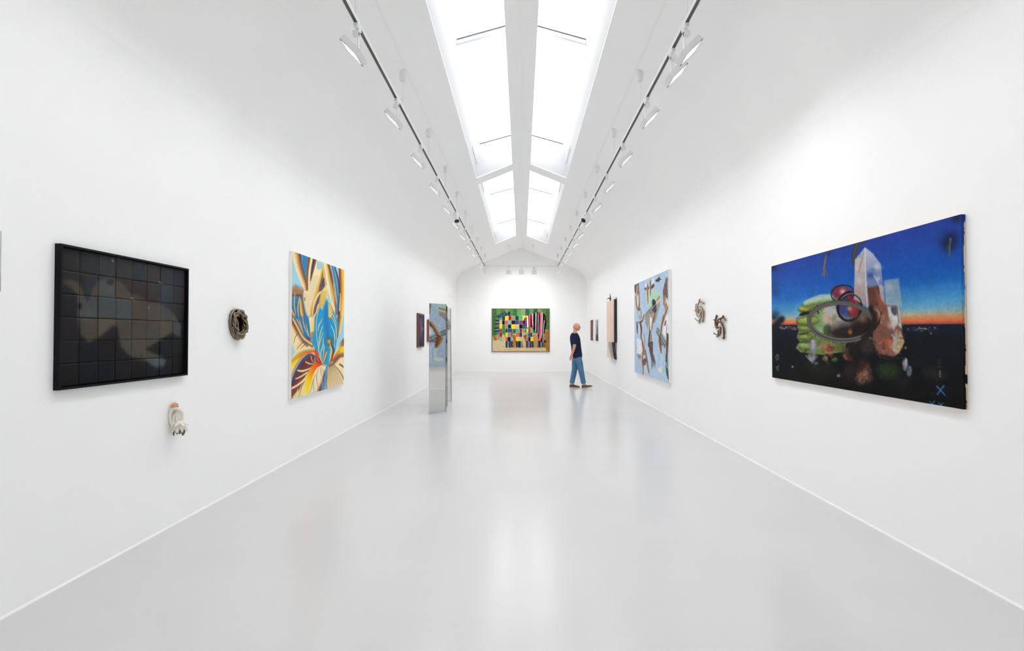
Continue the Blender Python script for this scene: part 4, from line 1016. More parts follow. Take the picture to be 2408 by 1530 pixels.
    # striped head and trunk
    pl([(1095, 460), (1200, 390), (1330, 330), (1450, 300), (1600, 300), (1670, 370), (1705, 560), (1670, 760), (1640, 900), (1640, 1060), (1690, 1120), (1600, 1110), (1490, 1090), (1460, 880), (1390, 800), (1300, 700), (1200, 700), (1110, 640)], '#1a1416')
    for pts, w, c in (([(1180, 400), (1190, 690)], [18, 22], '#efe9e4'), ([(1240, 380), (1240, 680)], [26, 24], '#d4566a'), ([(1135, 440), (1130, 630)], [12, 10], '#d4566a'), ([(1305, 350), (1330, 700)], [18, 22], '#c8586a'), ([(1330, 330), (1325, 640)], [9, 7], '#efe9e4'), ([(1415, 310), (1408, 820)], [12, 9], '#efe9e4'), ([(1445, 330), (1440, 850)], [14, 14], '#3a3a40'), ([(1480, 330), (1470, 880)], [7, 6], '#efe9e4'), ([(1505, 300), (1500, 340)], [26, 20], '#a83044'), ([(1560, 310), (1545, 700), (1520, 1050)], [32, 34, 30], '#d4667c'), ([(1592, 310), (1575, 800), (1550, 1000)], [9, 9, 7], '#efe9e4'), ([(1640, 520), (1620, 760), (1605, 1100)], [8, 7, 10], '#efe9e4'), ([(1640, 400), (1680, 560)], [16, 16], '#5c1c28'), ([(1670, 1040), (1680, 1110)], [14, 18], '#7a2430')):
        st(pts, w, c)
    for k in range(30):
        r = random.Random(300 + k); p.fuzz(q(1350 + 320 * r.random(), 380 + 560 * r.random()), 12 / 1542., '#6c1c2c', .5)
    p.mottle(2, 90, .10, 2)
    return p
root, (O, R, Dn, N) = picture('textile_picture', 'end', -1.148, 1.097, -0.633, 1.040, 0.040, paint_patch(), mat('wool_weave', '#ffffff', rough=0.95, spec=0.05, attr='paint', bump=0.5, bscale=180),
        'colourful patchwork picture of a striped-headed four-legged animal on the end wall', 'picture')
M_BROWNFRAME = mat('brown_frame', '#6a5040', rough=0.5)
def frame_parts(root, O, R, Dn, N, w, out, depth, m, name='frame'):
    """four mitre-free bars around a picture; out: how far proud of the picture plane"""
    Rn = R / np.linalg.norm(R); Dnn = Dn / np.linalg.norm(Dn)
    lr, ld = np.linalg.norm(R), np.linalg.norm(Dn)
    for a, b in (((-w, -w), (lr + w, 0)), ((-w, ld), (lr + w, ld + w)), ((-w, 0), (0, ld)), ((lr, 0), (lr + w, ld))):
        P = [O + Rn * a[0] + Dnn * a[1], O + Rn * b[0] + Dnn * a[1], O + Rn * b[0] + Dnn * b[1], O + Rn * a[0] + Dnn * b[1]]
        MB().prism([tuple(p + N * out) for p in P], tuple(-N * depth)).build(name, m, root)
frame_parts(root, O, R, Dn, N, 0.022, 0.004, 0.044, M_BROWNFRAME)

# ------------------------------------------------------------------ dark picture of 48 tiles in a black box frame, left wall
def paint_tiles():
    p = Paint(160, 120, 1.333, [(140.6, 575.5), (440.5, 636), (440.5, 880), (139, 912)], '#232327')
    p.crop(100, 540, 2.834)
    p.a *= (1.25 - .75 * p.V[..., None])
    p.fuzz((700, 250), 260, '#41413f', .75); p.fuzz((350, 200), 220, '#36383a', .7); p.fuzz((850, 420), 180, '#3c4044', .6)
    fig = [(140, 340), (200, 330), (250, 350), (290, 440), (312, 470), (340, 390), (380, 335), (460, 308), (540, 350), (610, 430), (660, 430), (720, 480), (800, 488), (880, 550), (945, 640), (935, 720), (880, 690), (800, 740), (710, 800), (845, 870), (830, 912), (770, 920), (700, 870), (610, 855), (535, 780), (510, 640), (480, 640), (380, 722), (320, 750), (262, 700), (246, 560), (240, 430), (185, 375)]
    p.poly(fig, '#4a4842', .014, 1.0)
    p.fuzz((320, 560), 60, '#54524a', .8); p.fuzz((450, 380), 60, '#5a4c46', .7); p.fuzz((820, 570), 70, '#584a44', .7); p.fuzz((560, 500), 70, '#4c4c46', .6); p.fuzz((660, 690), 60, '#4c504c', .6); p.fuzz((790, 880), 40, '#50585c', .7)
    p.poly([(340, 380), (312, 470), (300, 420), (290, 350), (330, 320), (380, 330)], '#2c3342', .02, .8)
    p.poly([(560, 350), (680, 380), (800, 440), (800, 488), (720, 478), (640, 428)], '#3a3436', .02, .7)
    p.ell((465, 342), 26, 24, '#262422', 0, .01, .8); p.ell((260, 505), 13, 22, '#1e1e1e', .2, .006, .9)
    for (x, y) in ((515, 183), (480, 203), (657, 243), (700, 252), (718, 520), (610, 460), (797, 356)): p.fuzz((x, y), 6, '#a8a8a0', .9)
    p.fuzz((630, 310), 12, '#222428', .8); p.fuzz((676, 846), 8, '#1c1c1c', .9)
    return p
pt = paint_tiles(); rngT = random.Random(12)
O, R, Dn, N = wall_frame('left', 2.807, 3.889, -0.307, 0.513, 0.035)
troot = empty('tiled_picture', tuple(O + R / 2 + Dn / 2 - N * 0.035)); tag(troot, 'dark picture of 48 square tiles in a black box frame on the left wall', 'picture')
M_FRAMEBLK = mat('black_frame_wood', '#141316', rough=0.5, spec=0.12)
FW = 0.012
Rn, Dd = R / np.linalg.norm(R), Dn / np.linalg.norm(Dn)
O2 = O + Rn * FW + Dd * FW; R2 = R - Rn * 2 * FW; D2 = Dn - Dd * 2 * FW
frame_parts(troot, O2, R2, D2, N, FW, 0.0, 0.035, M_FRAMEBLK)
slab(O2 - N * 0.029, R2, D2, N, 0.006).build('backing_board', M_FRAMEBLK, troot)
NXT, NYT = 8, 6
tilem = mat('dark_print_tile', '#ffffff', rough=0.5, spec=0.10, attr='paint', var=0.12, vscale=40)
for j in range(NYT):
    for i in range(NXT):
        g = 0.0013
        tw, th = np.linalg.norm(R2) / NXT, np.linalg.norm(D2) / NYT
        jx, jy = rngT.uniform(-.001, .001), rngT.uniform(-.001, .001)
        Oc = O2 - N * 0.0215 + Rn * (i * tw + g + jx) + Dd * (j * th + g + jy) + N * rngT.uniform(-.0015, .0015)
        tilt = N * rngT.uniform(-.0015, .0015)
        n = 14
        uu, vv = np.meshgrid(np.linspace(i / NXT, (i + 1) / NXT, n + 1), np.linspace(j / NYT, (j + 1) / NYT, n + 1))
        c = pt.sample(uu, vv) * rngT.uniform(.86, 1.06)
        hue = rngT.choice([(1, 1, 1), (.93, 1.0, 1.08), (1.05, 1.0, .94), (.90, 1.01, 1.10), (1.08, .99, .95), (1.02, 1.01, .94)])
        c = c * np.array(hue)
        o = color_grid('tile', Oc, Rn * (tw - 2 * g) + tilt, Dd * (th - 2 * g), n, n, c, tilem, troot)
        md = o.modifiers.new('thickness', 'SOLIDIFY'); md.thickness = 0.004; md.offset = -1

# ------------------------------------------------------------------ small framed pictures
def small_picture(name, wall, ya, yb, h0, h1, t, fw, paint, fm, label, recess=0.012):
    O, R, Dn, N = wall_frame(wall, ya, yb, h0, h1, t)
    Rn, Dd = R / np.linalg.norm(R), Dn / np.linalg.norm(Dn)
    O2 = O + Rn * fw + Dd * fw; R2 = R - Rn * 2 * fw; D2 = Dn - Dd * 2 * fw
    root = empty(name, tuple(O + R / 2 + Dn / 2 - N * t)); tag(root, label, 'picture')
    frame_parts(root, O2, R2, D2, N, fw, 0.0, t, fm)
    color_grid('painted_panel', O2 - N * recess, R2, D2, paint.nx, paint.ny, paint.a, M_PAINT, root)
    slab(O2 - N * (recess + 0.0006), R2, D2, N, t - recess - 0.0006).build('backing_board', M_CANVAS, root)
p1 = Paint(40, 60, .8, None, '#2c2a3c'); p1.H = None
p1.fuzz((.5, .3), .35, '#4a4a74', .9); p1.stroke([(.35, .15), (.4, .5), (.3, .85)], [.10, .16, .08], ['#4a2c4c', '#9a5a64', '#5a3a70'], .03); p1.stroke([(.62, .12), (.66, .5), (.7, .9)], [.08, .12, .1], ['#35405c', '#8a7c9c', '#3a3454'], .03)
p1.fuzz((.8, .45), .06, '#d8c8a0', .9); p1.fuzz((.5, .62), .08, '#7a4050', .8); p1.fuzz((.5, .92), .3, '#1e2430', .8); p1.mottle(4, 14, .25)
small_picture('framed_picture', 'left', 12.52, 13.26, -0.306, 0.552, 0.053, 0.035, p1, mat('walnut_frame', '#6c4436', rough=0.45), 'violet abstract picture in a deep walnut frame, nearer of two left of the mirrors')
p2 = Paint(30, 40, .8, None, '#7a3a34'); p2.H = None
p2.fuzz((.5, .4), .3, '#a04a40', .8); p2.fuzz((.6, .7), .25, '#4a2c30', .8); p2.fuzz((.3, .25), .15, '#c07a5c', .7); p2.mottle(5, 10, .25)
small_picture('framed_picture', 'left', 13.87, 14.36, -0.180, 0.435, 0.045, 0.03, p2, mat('red_wood_frame', '#8a4a36', rough=0.45), 'small red-brown framed picture half hidden behind the mirror panels')
p3 = Paint(36, 40, .95, None, '#6e3c38'); p3.H = None
for k in range(60):
    r = random.Random(k); p3.fuzz((.05 + .9 * r.random(), .15 + .8 * r.random()), .05, r.choice(['#4a2826', '#9a6a5c', '#3c2a2c', '#b08a78', '#7c4440']), .75)
p3.fuzz((.5, .05), .3, '#7c3c3a', .7); p3.fuzz((.75, .86), .05, '#d8d0b8', .9)
small_picture('framed_picture', 'right', 18.05, 18.82, -0.21, 0.575, 0.03, 0.018, p3, M_TRIM, 'small dark red speckled picture, farther of the two beyond the walking man', 0.006)
p4 = Paint(36, 40, .95, None, '#b4c8c6'); p4.H = None
p4.poly([(.3, .7), (.5, .2), (.62, .08), (.75, .3), (.9, .6), (1, .72), (.2, .72)], '#54565c', .02); p4.ell((.62, .13), .07, .09, '#2c2a2c', 0, .02); p4.poly([(.15, .7), (1, .68), (1, 1), (.1, 1)], '#3a3436', .02); p4.fuzz((.62, .64), .14, '#c88a50', .9); p4.fuzz((.8, .95), .15, '#5c3434', .7); p4.fuzz((.7, .25), .05, '#c8a890', .8)
small_picture('framed_picture', 'right', 16.86, 17.56, -0.215, 0.555, 0.03, 0.02, p4, M_TRIM, 'small pale blue-green picture with a dark figure, nearer of the two beyond the walking man', 0.006)
# edge of one more canvas that just enters the frame at the far left
O, R, Dn, N = wall_frame('left', 1.75, 2.490, 0.219 - 0.003, 0.516, 0.03)
r = empty('small_canvas', tuple(O + R / 2 + Dn / 2 - N * 0.03)); tag(r, 'pale grey canvas whose edge just shows at the left border of the view', 'painting')
slab(O, R, Dn, N, 0.03, 0.0006).build('stretcher', mat('grey_edge', '#b4b6b4', rough=0.8), r)
p5 = Paint(20, 12, 2.4, None, '#c2c6c4'); p5.H = None; p5.poly([(0, .7), (1, .75), (1, 1), (0, 1)], '#8a908e', .02); p5.mottle(3, 5, .08)
color_grid('painted_canvas', O, R, Dn, p5.nx, p5.ny, p5.a, M_PAINT, r)

# ------------------------------------------------------------------ standing mirror panels
M_MIRROR = mat('mirror_steel', (0.66, 0.655, 0.64), rough=0.02, metal=1.0)
M_STEELEDGE = mat('steel_edge', '#4a4a4c', rough=0.35, metal=0.8)
def mirror_panel(a, b, h, holes, lean, label, seed):
    a = Vector((a[0], a[1], 0)); b = Vector((b[0], b[1], 0)); d = b - a; w = d.length; d.normalize()
    nrm = Vector((d.y, -d.x, 0))            # towards the viewer
    root = empty('mirror_panel', tuple((a + b) / 2)); tag(root, label, 'sculpture', 'standing mirror panels')
    cell = 0.011; nx = int(w / cell); ny = int(h / cell)
    rng = random.Random(seed); cut = set()
    for (u, v, r, n) in holes:
        for k in range(n):
            i = int((u + rng.gauss(0, r)) * nx); j = int((v + rng.gauss(0, r * 0.35)) * ny)
            if 2 < i < nx - 3 and 2 < j < ny - 3: cut.add((i, j))
    vs = []; fs = []
    for j in range(ny + 1):
        for i in range(nx + 1):
            z = h * (1 - j / ny)
            vs.append(a + d * (w * i / nx + lean * z / h) + Vector((0, 0, z)))
    for j in range(ny):
        for i in range(nx):
            if (i, j) in cut: continue
            o = j * (nx + 1) + i
            fs.append((o, o + nx + 1, o + nx + 2, o + 1))
    me = bpy.data.meshes.new('mirror_sheet'); me.from_pydata([tuple(v) for v in vs], [], fs)
    o = link('mirror_sheet', me, M_MIRROR, root)
    md = o.modifiers.new('thickness', 'SOLIDIFY'); md.thickness = 0.004; md.offset = -1
    # folded back edge
    e = Vector((b.x, b.y, 0)); back = -nrm
    MB().prism([tuple(e), tuple(e + d * 0.012), tuple(e + d * 0.012 + back * 0.05), tuple(e + back * 0.05)], (d.x * lean, d.y * lean, h)).build('folded_edge', M_STEELEDGE, root)
H1 = [(.30, .05, .06, 5), (.36, .09, .07, 8), (.42, .14, .07, 9), (.60, .15, .06, 7), (.66, .19, .05, 6), (.72, .24, .06, 7), (.40, .19, .06, 4), (.74, .30, .06, 7), (.70, .36, .08, 9), (.60, .43, .09, 7),
      (.12, .40, .05, 9), (.10, .45, .05, 12), (.12, .50, .05, 10), (.25, .28, .07, 5), (.20, .34, .08, 5), (.5, .30, .15, 6), (.78, .62, .1, 4), (.7, .66, .1, 4), (.24, .69, .05, 2), (.24, .81, .02, 2), (.4, .92, .1, 6), (.76, .955, .05, 7)]
mirror_panel((-1.666, 9.10), (-1.412, 9.40), 2.0, H1, 0.006, 'front one of three standing mirror-steel panels, reflecting the blue figure painting', 1)
mirror_panel((-1.742, 9.78), (-1.488, 10.08), 2.0, [(.8, .3, .1, 14), (.85, .5, .1, 14), (.8, .7, .1, 10)], 0.0, 'narrow sliver of the middle standing mirror-steel panel behind the front one', 2)
mirror_panel((-1.858, 10.69), (-1.515, 10.88), 2.0, [(.93, .5, .04, 10), (.93, .56, .04, 8), (.92, .66, .05, 6), (.9, .82, .05, 7), (.92, .75, .05, 5)], -0.02, 'plain grey rear one of three standing mirror-steel panels', 3)

# ------------------------------------------------------------------ wall objects
def wallpt(px, py, off=0.0):
    """measured photo point -> point on the right or left wall plane, lifted off the wall"""
    o = px - 1226.0; X = D
    y = X * F_PX / abs(o); h = (788.0 - py) * X / abs(o)
    return Vector((math.copysign(D - off, o), y, CAM_H + h))
def branch_sculpture(name, crop, strokes, m, label, nubs=(), mnub=None):
    x0, y0, sc = crop
    allp = [wallpt(x0 + a / sc, y0 + b / sc) for st in strokes for a, b in st[0]]
    c = sum(allp, Vector()) / len(allp)
    root = empty(name, tuple(c)); tag(root, label, 'sculpture')
    rng = random.Random(len(strokes))
    for pts, r0, r1, o0, o1 in strokes:
        n = len(pts); P = []
        for k, (a, b) in enumerate(pts):
            P.append(wallpt(x0 + a / sc, y0 + b / sc, o0 + (o1 - o0) * k / (n - 1)))
        Q = smooth_path(P, 6)
        rr = [v * (1 + 0.14 * rng.uniform(-1, 1)) for v in lerp_list([r0 * .8, r1 * .8], len(Q))]
        MB().tube(Q, rr, 8).build('branch', m, root, smooth=True)
    for (a, b, r, o) in nubs:
        p = wallpt(x0 + a / sc, y0 + b / sc, o)
        mb = MB(); mb.ball(p, r, 6, 4)
        for k in range(3): mb.ball(p + Vector((rng.uniform(-1, 0), rng.uniform(-1, 1), rng.uniform(-1, 1))) * r, r * .6, 5, 4)
        mb.build('crystal', mnub, root)
    return root
M_BRONZE1 = mat('light_bronze', '#9a8468', rough=0.38, metal=0.75, var=0.25, vscale=30, bump=0.5, bscale=80)
M_BRONZE2 = mat('dark_bronze', '#6e4a34', rough=0.38, metal=0.75, var=0.35, vscale=30, bump=0.5, bscale=80)
M_QUARTZ = mat('pale_quartz', '#dfe0e6', rough=0.25, spec=0.6)
CR = (1620, 690, 12.745)
branch_sculpture('branch_sculpture', CR, [
    ([(260, 300), (252, 480), (290, 640), (350, 690), (400, 620), (405, 555)], .011, .008, .018, .030), ([(258, 520), (215, 508)], .009, .006, .018, .03),
    ([(370, 160), (352, 265), (315, 400), (312, 520), (350, 600), (372, 560)], .013, .009, .02, .035), ([(355, 262), (430, 245), (500, 295)], .012, .012, .022, .02),
    ([(340, 500), (350, 430), (405, 385), (450, 430), (480, 530), (485, 680), (450, 860)], .009, .016, .035, .018), ([(478, 505), (525, 550)], .010, .010, .02, .03),
    ([(365, 490), (400, 468), (432, 540), (430, 650), (390, 760), (352, 880)], .008, .015, .04, .018), ([(388, 770), (320, 815), (235, 740)], .012, .006, .018, .03),
    ([(375, 560), (385, 520), (400, 500)], .014, .012, .04, .045)],
    M_BRONZE1, 'light bronze swirl of branches on the right wall, left and upper of the two')
branch_sculpture('branch_sculpture', CR, [
    ([(885, 650), (850, 800), (850, 930), (900, 1060), (950, 1130), (940, 1240)], .017, .011, .02, .03), ([(852, 800), (812, 785)], .012, .010, .02, .03),
    ([(1082, 660), (1058, 722), (960, 770), (908, 870), (912, 980), (965, 1020)], .015, .012, .02, .035), ([(1058, 722), (1110, 740), (1160, 805)], .013, .010, .022, .02), ([(1040, 730), (1018, 800), (1035, 840)], .011, .010, .025, .035),
    ([(950, 960), (960, 885), (1010, 850), (1070, 900), (1108, 1050), (1105, 1280), (1070, 1350)], .013, .017, .045, .018),
    ([(1045, 1000), (1030, 1120), (980, 1240), (875, 1292)], .014, .012, .04, .018), ([(935, 1252), (870, 1230), (818, 1180)], .011, .009, .02, .03), ([(880, 980), (940, 1010), (1000, 990)], .015, .012, .03, .04)],
    M_BRONZE2, 'dark bronze swirl of branches with pale crystals, nearer the dusk painting',
    nubs=((1040, 930, .022, .045), (850, 985, .014, .03), (945, 1078, .014, .035), (1098, 1262, .012, .03), (815, 1200, .010, .03)), mnub=M_QUARTZ)

# woven bronze oval with a violet pool, left wall
def oval_sculpture():
    c = Vector((-D, 4.585, CAM_H + 0.098))
    root = empty('woven_oval_sculpture', tuple(c)); tag(root, 'oval bronze relief of knotted strands around a violet hollow on the left wall', 'sculpture')
    M_S = mat('silver_bronze', '#857766', rough=0.32, metal=0.85, var=0.3, vscale=40, bump=0.5, bscale=90)
    rng = random.Random(7)
    def pt(a, r, o): return c + Vector((o, 0.098 * r * math.cos(a) - 0.02 * r * math.sin(a), 0.132 * r * math.sin(a)))
    for k in range(12):
        a0 = rng.random() * 6.28; L = rng.uniform(2.0, 4.6) * rng.choice((-1, 1)); n = 9; ph = rng.random() * 6
        r0 = rng.uniform(.72, 1.0)
        P = [pt(a0 + L * i / (n - 1), r0 + .14 * math.sin(ph + i * 1.3), 0.022 + 0.032 * (1 - abs(r0 - .72)) + 0.016 * math.sin(ph * 2 + i * 1.7)) for i in range(n)]
        Q = smooth_path(P, 5)
        MB().tube(Q, [v for v in lerp_list([.006, rng.uniform(.009, .014), .006], len(Q))], 7).build('strand', M_S, root, smooth=True)
    rim = [pt(6.2832 * i / 40, .97 + .03 * math.sin(i * 2.1), .014) for i in range(41)]
    MB().tube(rim, .014, 8, cap=False).build('rim', M_S, root, smooth=True)
    for k in range(5):
        a = rng.random() * 6.28; P = [pt(a + .3 * i, .75 - .12 * i, .03 + .012 * i) for i in range(4)]
        MB().tube(smooth_path(P, 4), .007, 6).build('strand', M_S, root, smooth=True)
    knot = MB(); 
    for k in range(5): knot.ball(pt(1.1 + .12 * k, .55 + .05 * k, .055 + .006 * (k % 2)), .017 - .0015 * k, 8, 6)
    knot.build('knot', M_S, root, smooth=True)
    mb = MB(); n = 28; vs = [c + Vector((.006, 0, 0))] + [pt(6.2832 * i / n, .8, .012) for i in range(n)] + [pt(6.2832 * i / n, .8, .001) for i in range(n)]
    fs = [(0, 1 + i, 1 + (i + 1) % n) for i in range(n)] + [(1 + i, 1 + n + i, 1 + n + (i + 1) % n, 1 + (i + 1) % n) for i in range(n)]
    mb.add(vs, fs); mb.build('violet_hollow', mat('violet_glaze', '#3f3450', rough=0.2, spec=0.6, var=0.5, vscale=25), root, smooth=True)
oval_sculpture()

# white ceramic flower hanging head down, left wall
def flower_sculpture():
    c = Vector((-D, 3.752, CAM_H - 0.62))
    root = empty('flower_sculpture', tuple(c)); tag(root, 'small cream ceramic flower hanging head down from looped strands', 'sculpture')
    M_C = mat('cream_ceramic', '#e9e4d8', rough=0.4, spec=0.4, var=0.08, vscale=40)
    M_O = mat('olive_glaze', '#6c6450', rough=0.35, var=0.4, vscale=60)
    M_K = mat('coral_cork', '#d2a078', rough=0.8, var=0.3, vscale=120, bump=1.0, bscale=150)
    def q(x, y, z): return Vector((-D + x, 3.752 + y, CAM_H + z))
    mb = MB(); mb.ball(q(.030, 0, -.527), (.026, .024, .028), 12, 8); mb.build('coral_cap', M_K, root, smooth=True)
    for pts, r in (([(.040, -.010, -.664), (.018, -.016, -.650), (.010, -.022, -.59), (.030, -.02, -.548), (.058, -.008, -.546), (.076, .012, -.575), (.078, .012, -.615), (.070, .006, -.650)], .0105),
                   ([(.045, .012, -.662), (.024, .018, -.645), (.018, .02, -.60), (.034, .014, -.556), (.056, .01, -.56), (.066, .0, -.60), (.060, -.004, -.65)], .010),
                   ([(.032, -.012, -.655), (.034, -.016, -.61), (.048, -.010, -.585), (.062, -.004, -.61), (.064, 0, -.652)], .0085)):
        Q = smooth_path([q(*p) for p in pts], 6); MB().tube(Q, r, 8).build('looped_strand', M_C, root, smooth=True)
    mb = MB(); mb.tube([q(.012, 0, -.53), q(.004, 0, -.60), q(.002, 0, -.67)], [.014, .016, .012], 8); mb.build('stem', M_C, root, smooth=True)
    fc = q(.066, 0, -.645); rng = random.Random(5)
    mb = MB(); mb.ball(fc + Vector((0, 0, -.008)), (.026, .028, .022), 10, 6); mb.build('flower_base', M_C, root, smooth=True)
    def petal(ang, tilt, L, W, curl, m):
        out = Vector((math.cos(ang), math.sin(ang), 0)); side = Vector((-math.sin(ang), math.cos(ang), 0)); n = 6; vs = []; fs = []
        p = fc.copy(); a = tilt
        for i in range(n + 1):
            t = i / n; w = W * math.sin(math.pi * min(.97, .12 + .88 * t)) ** .8
            up = Vector((0, 0, 1)) * math.cos(a) + out * math.sin(a)
            for sgn in (-1, 0, 1):
                vs.append(p + side * (w * sgn) + up * (0.006 * (abs(sgn)) * -1))
            p = p + (out * math.cos(a) - Vector((0, 0, 1)) * math.sin(a)) * (L / n); a += curl / n
        for i in range(n):
            for k in range(2): fs.append((3 * i + k, 3 * i + k + 1, 3 * i + k + 4, 3 * i + k + 3))
        me = bpy.data.meshes.new('petal'); me.from_pydata([tuple(v) for v in vs], [], fs)
        o = link('petal', me, m, root, True); md = o.modifiers.new('t', 'SOLIDIFY'); md.thickness = .0025; md.offset = 0
    for k in range(7): petal(k * 6.283 / 7 + .3, .25, .075, .020, 1.2, M_C)
    for k in range(9): petal(k * 6.283 / 9 + .1, .55, .092, .017, .85, M_C)
    for k in range(6): petal(k * 6.283 / 6 + .6, .0, .066, .016, 1.0, M_C)
    for k in range(10): petal(k * 6.283 / 10, 1.1, .082, .012, .35, M_O if k % 2 else M_C)
    for k in range(16):
        a = rng.random() * 6.28; r = .034 * math.sqrt(rng.random()); b = fc + Vector((r * math.cos(a), r * math.sin(a), -.02))
        MB().tube([b, b + Vector((r * .2 * math.cos(a), r * .2 * math.sin(a), -.062 - .016 * rng.random()))], [.003, .0045], 5).build('stamen', M_O, root)
flower_sculpture()

# tall wood-faced wall piece with black sides, hanging strips and thorns, right wall
def wood_piece():
    y0, y1, t, hb, ht = 13.72, 14.88, 0.081, -0.19, 0.983
    root = empty('wall_hanging', (D, (y0 + y1) / 2, CAM_H + hb)); tag(root, 'tall wood-faced wall piece with black sides and hanging strips, right wall', 'sculpture')
    MK = mat('black_side', '#1c1e1e', rough=0.6); MG = mat('grey_fringe', '#7e8086', rough=0.6, var=.2, vscale=20); MW = mat('pale_wood', '#e6d2c2', rough=0.6, var=0.06, vscale=12)
    O, R, Dn, N = wall_frame('right', y0, y1, hb, ht, t)
    slab(O, R, Dn, N, t, 0.0006).build('box_body', MK, root)
    p = Paint(60, 80, 1.0, None, '#e8d3c4'); p.H = None
    rng = random.Random(3)
    for k in range(46):
        x = rng.random(); p.stroke([(x, 0), (x + .05 * rng.uniform(-1, 1), .35), (x + .08 * rng.uniform(-1, 1), .7), (x + .05 * rng.uniform(-1, 1), 1)], [.006, .012, .006], rng.choice(['#d8bca6', '#efe2d6', '#c9a084', '#f0e4d4', '#ddc0ac']), .01, .6)
    p.stroke([(.9, .1), (.92, .5), (.88, .98)], [.02, .03, .02], '#c89c7c', .02, .7)
    color_grid('wood_face', O, R, Dn, 60, 80, p.a, M_PRINT, root)
    zb = CAM_H + hb
    MB().box((D - t + 0.004, 14.06, zb - 0.455), (D - t + 0.014, 14.87, zb)).build('lower_board', MW, root)
    def strip(pts, w, m, th, name):
        """vertical strip; pts (y, z offset, x offset), w: width along the wall"""
        vs = []; n = len(pts)
        for (y, z, o) in pts:
            for dy, dx in ((0, 0), (w, 0), (w, th), (0, th)): vs.append((D - t + o + dx, y + dy, zb + z))
        fs = [(0, 1, 2, 3), tuple(4 * (n - 1) + k for k in (3, 2, 1, 0))]
        for i in range(n - 1):
            for k in range(4): fs.append((4 * i + k, 4 * i + (k + 1) % 4, 4 * (i + 1) + (k + 1) % 4, 4 * (i + 1) + k))
        MB().add(vs, fs).build(name, m, root)
    for k in range(8):
        yt = 14.62 - .085 * k; yb2 = 14.02 - .035 * k; zl = -.455 + .012 * k - .03
        strip([(yt + (yb2 - yt) * u ** 1.6, zl * u, -.003 - .004 * (k % 2)) for u in (0, .2, .4, .6, .8, 1)], .05 + .012 * (k % 3), MG if k % 2 else MW, .003, 'fringe_strip')
    strip([(13.80 - .05 * u * u, -.47 * u, 0.0 + .035 * u * u) for u in (0, .2, .4, .6, .8, 1)], .12, MK, .042, 'black_strip')
    for pts, r in (([(D - .06, 14.42, CAM_H + .97), (D - .06, 14.41, CAM_H + 1.06), (D - .062, 14.42, CAM_H + 1.20)], [.022, .018, .002]), ([(D - .06, 14.415, CAM_H + 1.06), (D - .11, 14.42, CAM_H + 1.055), (D - .165, 14.43, CAM_H + 1.035)], [.016, .012, .002]), ([(D - .025, 13.75, CAM_H + .90), (D - .03, 13.70, CAM_H + .98), (D - .02, 13.69, CAM_H + 1.04)], [.016, .014, .002])):
        MB().tube(smooth_path(pts, 5), lerp_list(r, 5 * (len(pts) - 1) + 1), 8).build('thorn', MK, root, smooth=True)
wood_piece()

# ------------------------------------------------------------------ the visitor
def fuse(mb, voxel, name, smooth=6):
    me = mb.mesh(name + '_raw'); o = bpy.data.objects.new(name + '_raw', me); COL.objects.link(o)
    md = o.modifiers.new('r', 'REMESH'); md.mode = 'VOXEL'; md.voxel_size = voxel
    ms = o.modifiers.new('s', 'SMOOTH'); ms.iterations = smooth; ms.factor = 0.5
    dg = bpy.context.evaluated_depsgraph_get(); dg.update()
    out = bpy.data.meshes.new_from_object(o.evaluated_get(dg)); out.name = name
    bpy.data.objects.remove(o); bpy.data.meshes.remove(me)
    return out
def loft(mb, secs, seg=20):
    """horizontal elliptic sections (x, y, z, half depth, half breadth)"""
    vs = []; fs = []
    for (x, y, z, a, b) in secs:
        for k in range(seg):
            th = 2 * math.pi * k / seg
            vs.append((x + a * math.cos(th), y + b * math.sin(th), z))
    n = len(secs)
    for i in range(n - 1):
        for k in range(seg): fs.append((i * seg + k, i * seg + (k + 1) % seg, (i + 1) * seg + (k + 1) % seg, (i + 1) * seg + k))
    fs.append(tuple(range(seg))[::-1]); fs.append(tuple((n - 1) * seg + k for k in range(seg)))
    mb.add(vs, fs)
def limb(mb, pts, rad, seg=14):
    Q = smooth_path(pts, 6); mb.tube(Q, lerp_list(rad, len(Q)), seg)
    mb.ball(pts[0], rad[0], 12, 8); mb.ball(pts[-1], rad[-1], 12, 8)
TORSO = [(.035, 0, .80, .115, .155), (.03, 0, .90, .128, .170), (.02, 0, 1.0, .122, .165), (.01, 0, 1.10, .118, .158), (-.008, 0, 1.22, .124, .168), (-.022, 0, 1.33, .124, .182), (-.032, 0, 1.41, .105, .185), (-.034, 0, 1.46, .078, .150), (-.030, 0, 1.495, .058, .085)]
RS, RE, RW = (-.036, -.190, 1.415), (-.062, -.232, 1.135), (-.128, -.225, .905)
LS, LE, LW = (-.036, .190, 1.415), (-.020, .232, 1.13), (.055, .215, .905)
RH, RK, RA = (.045, -.088, .88), (.128, -.085, .475), (.205, -.085, .105)
LH, LK, LA = (.015, .088, .88), (-.028, .085, .475), (-.105, .085, .095)
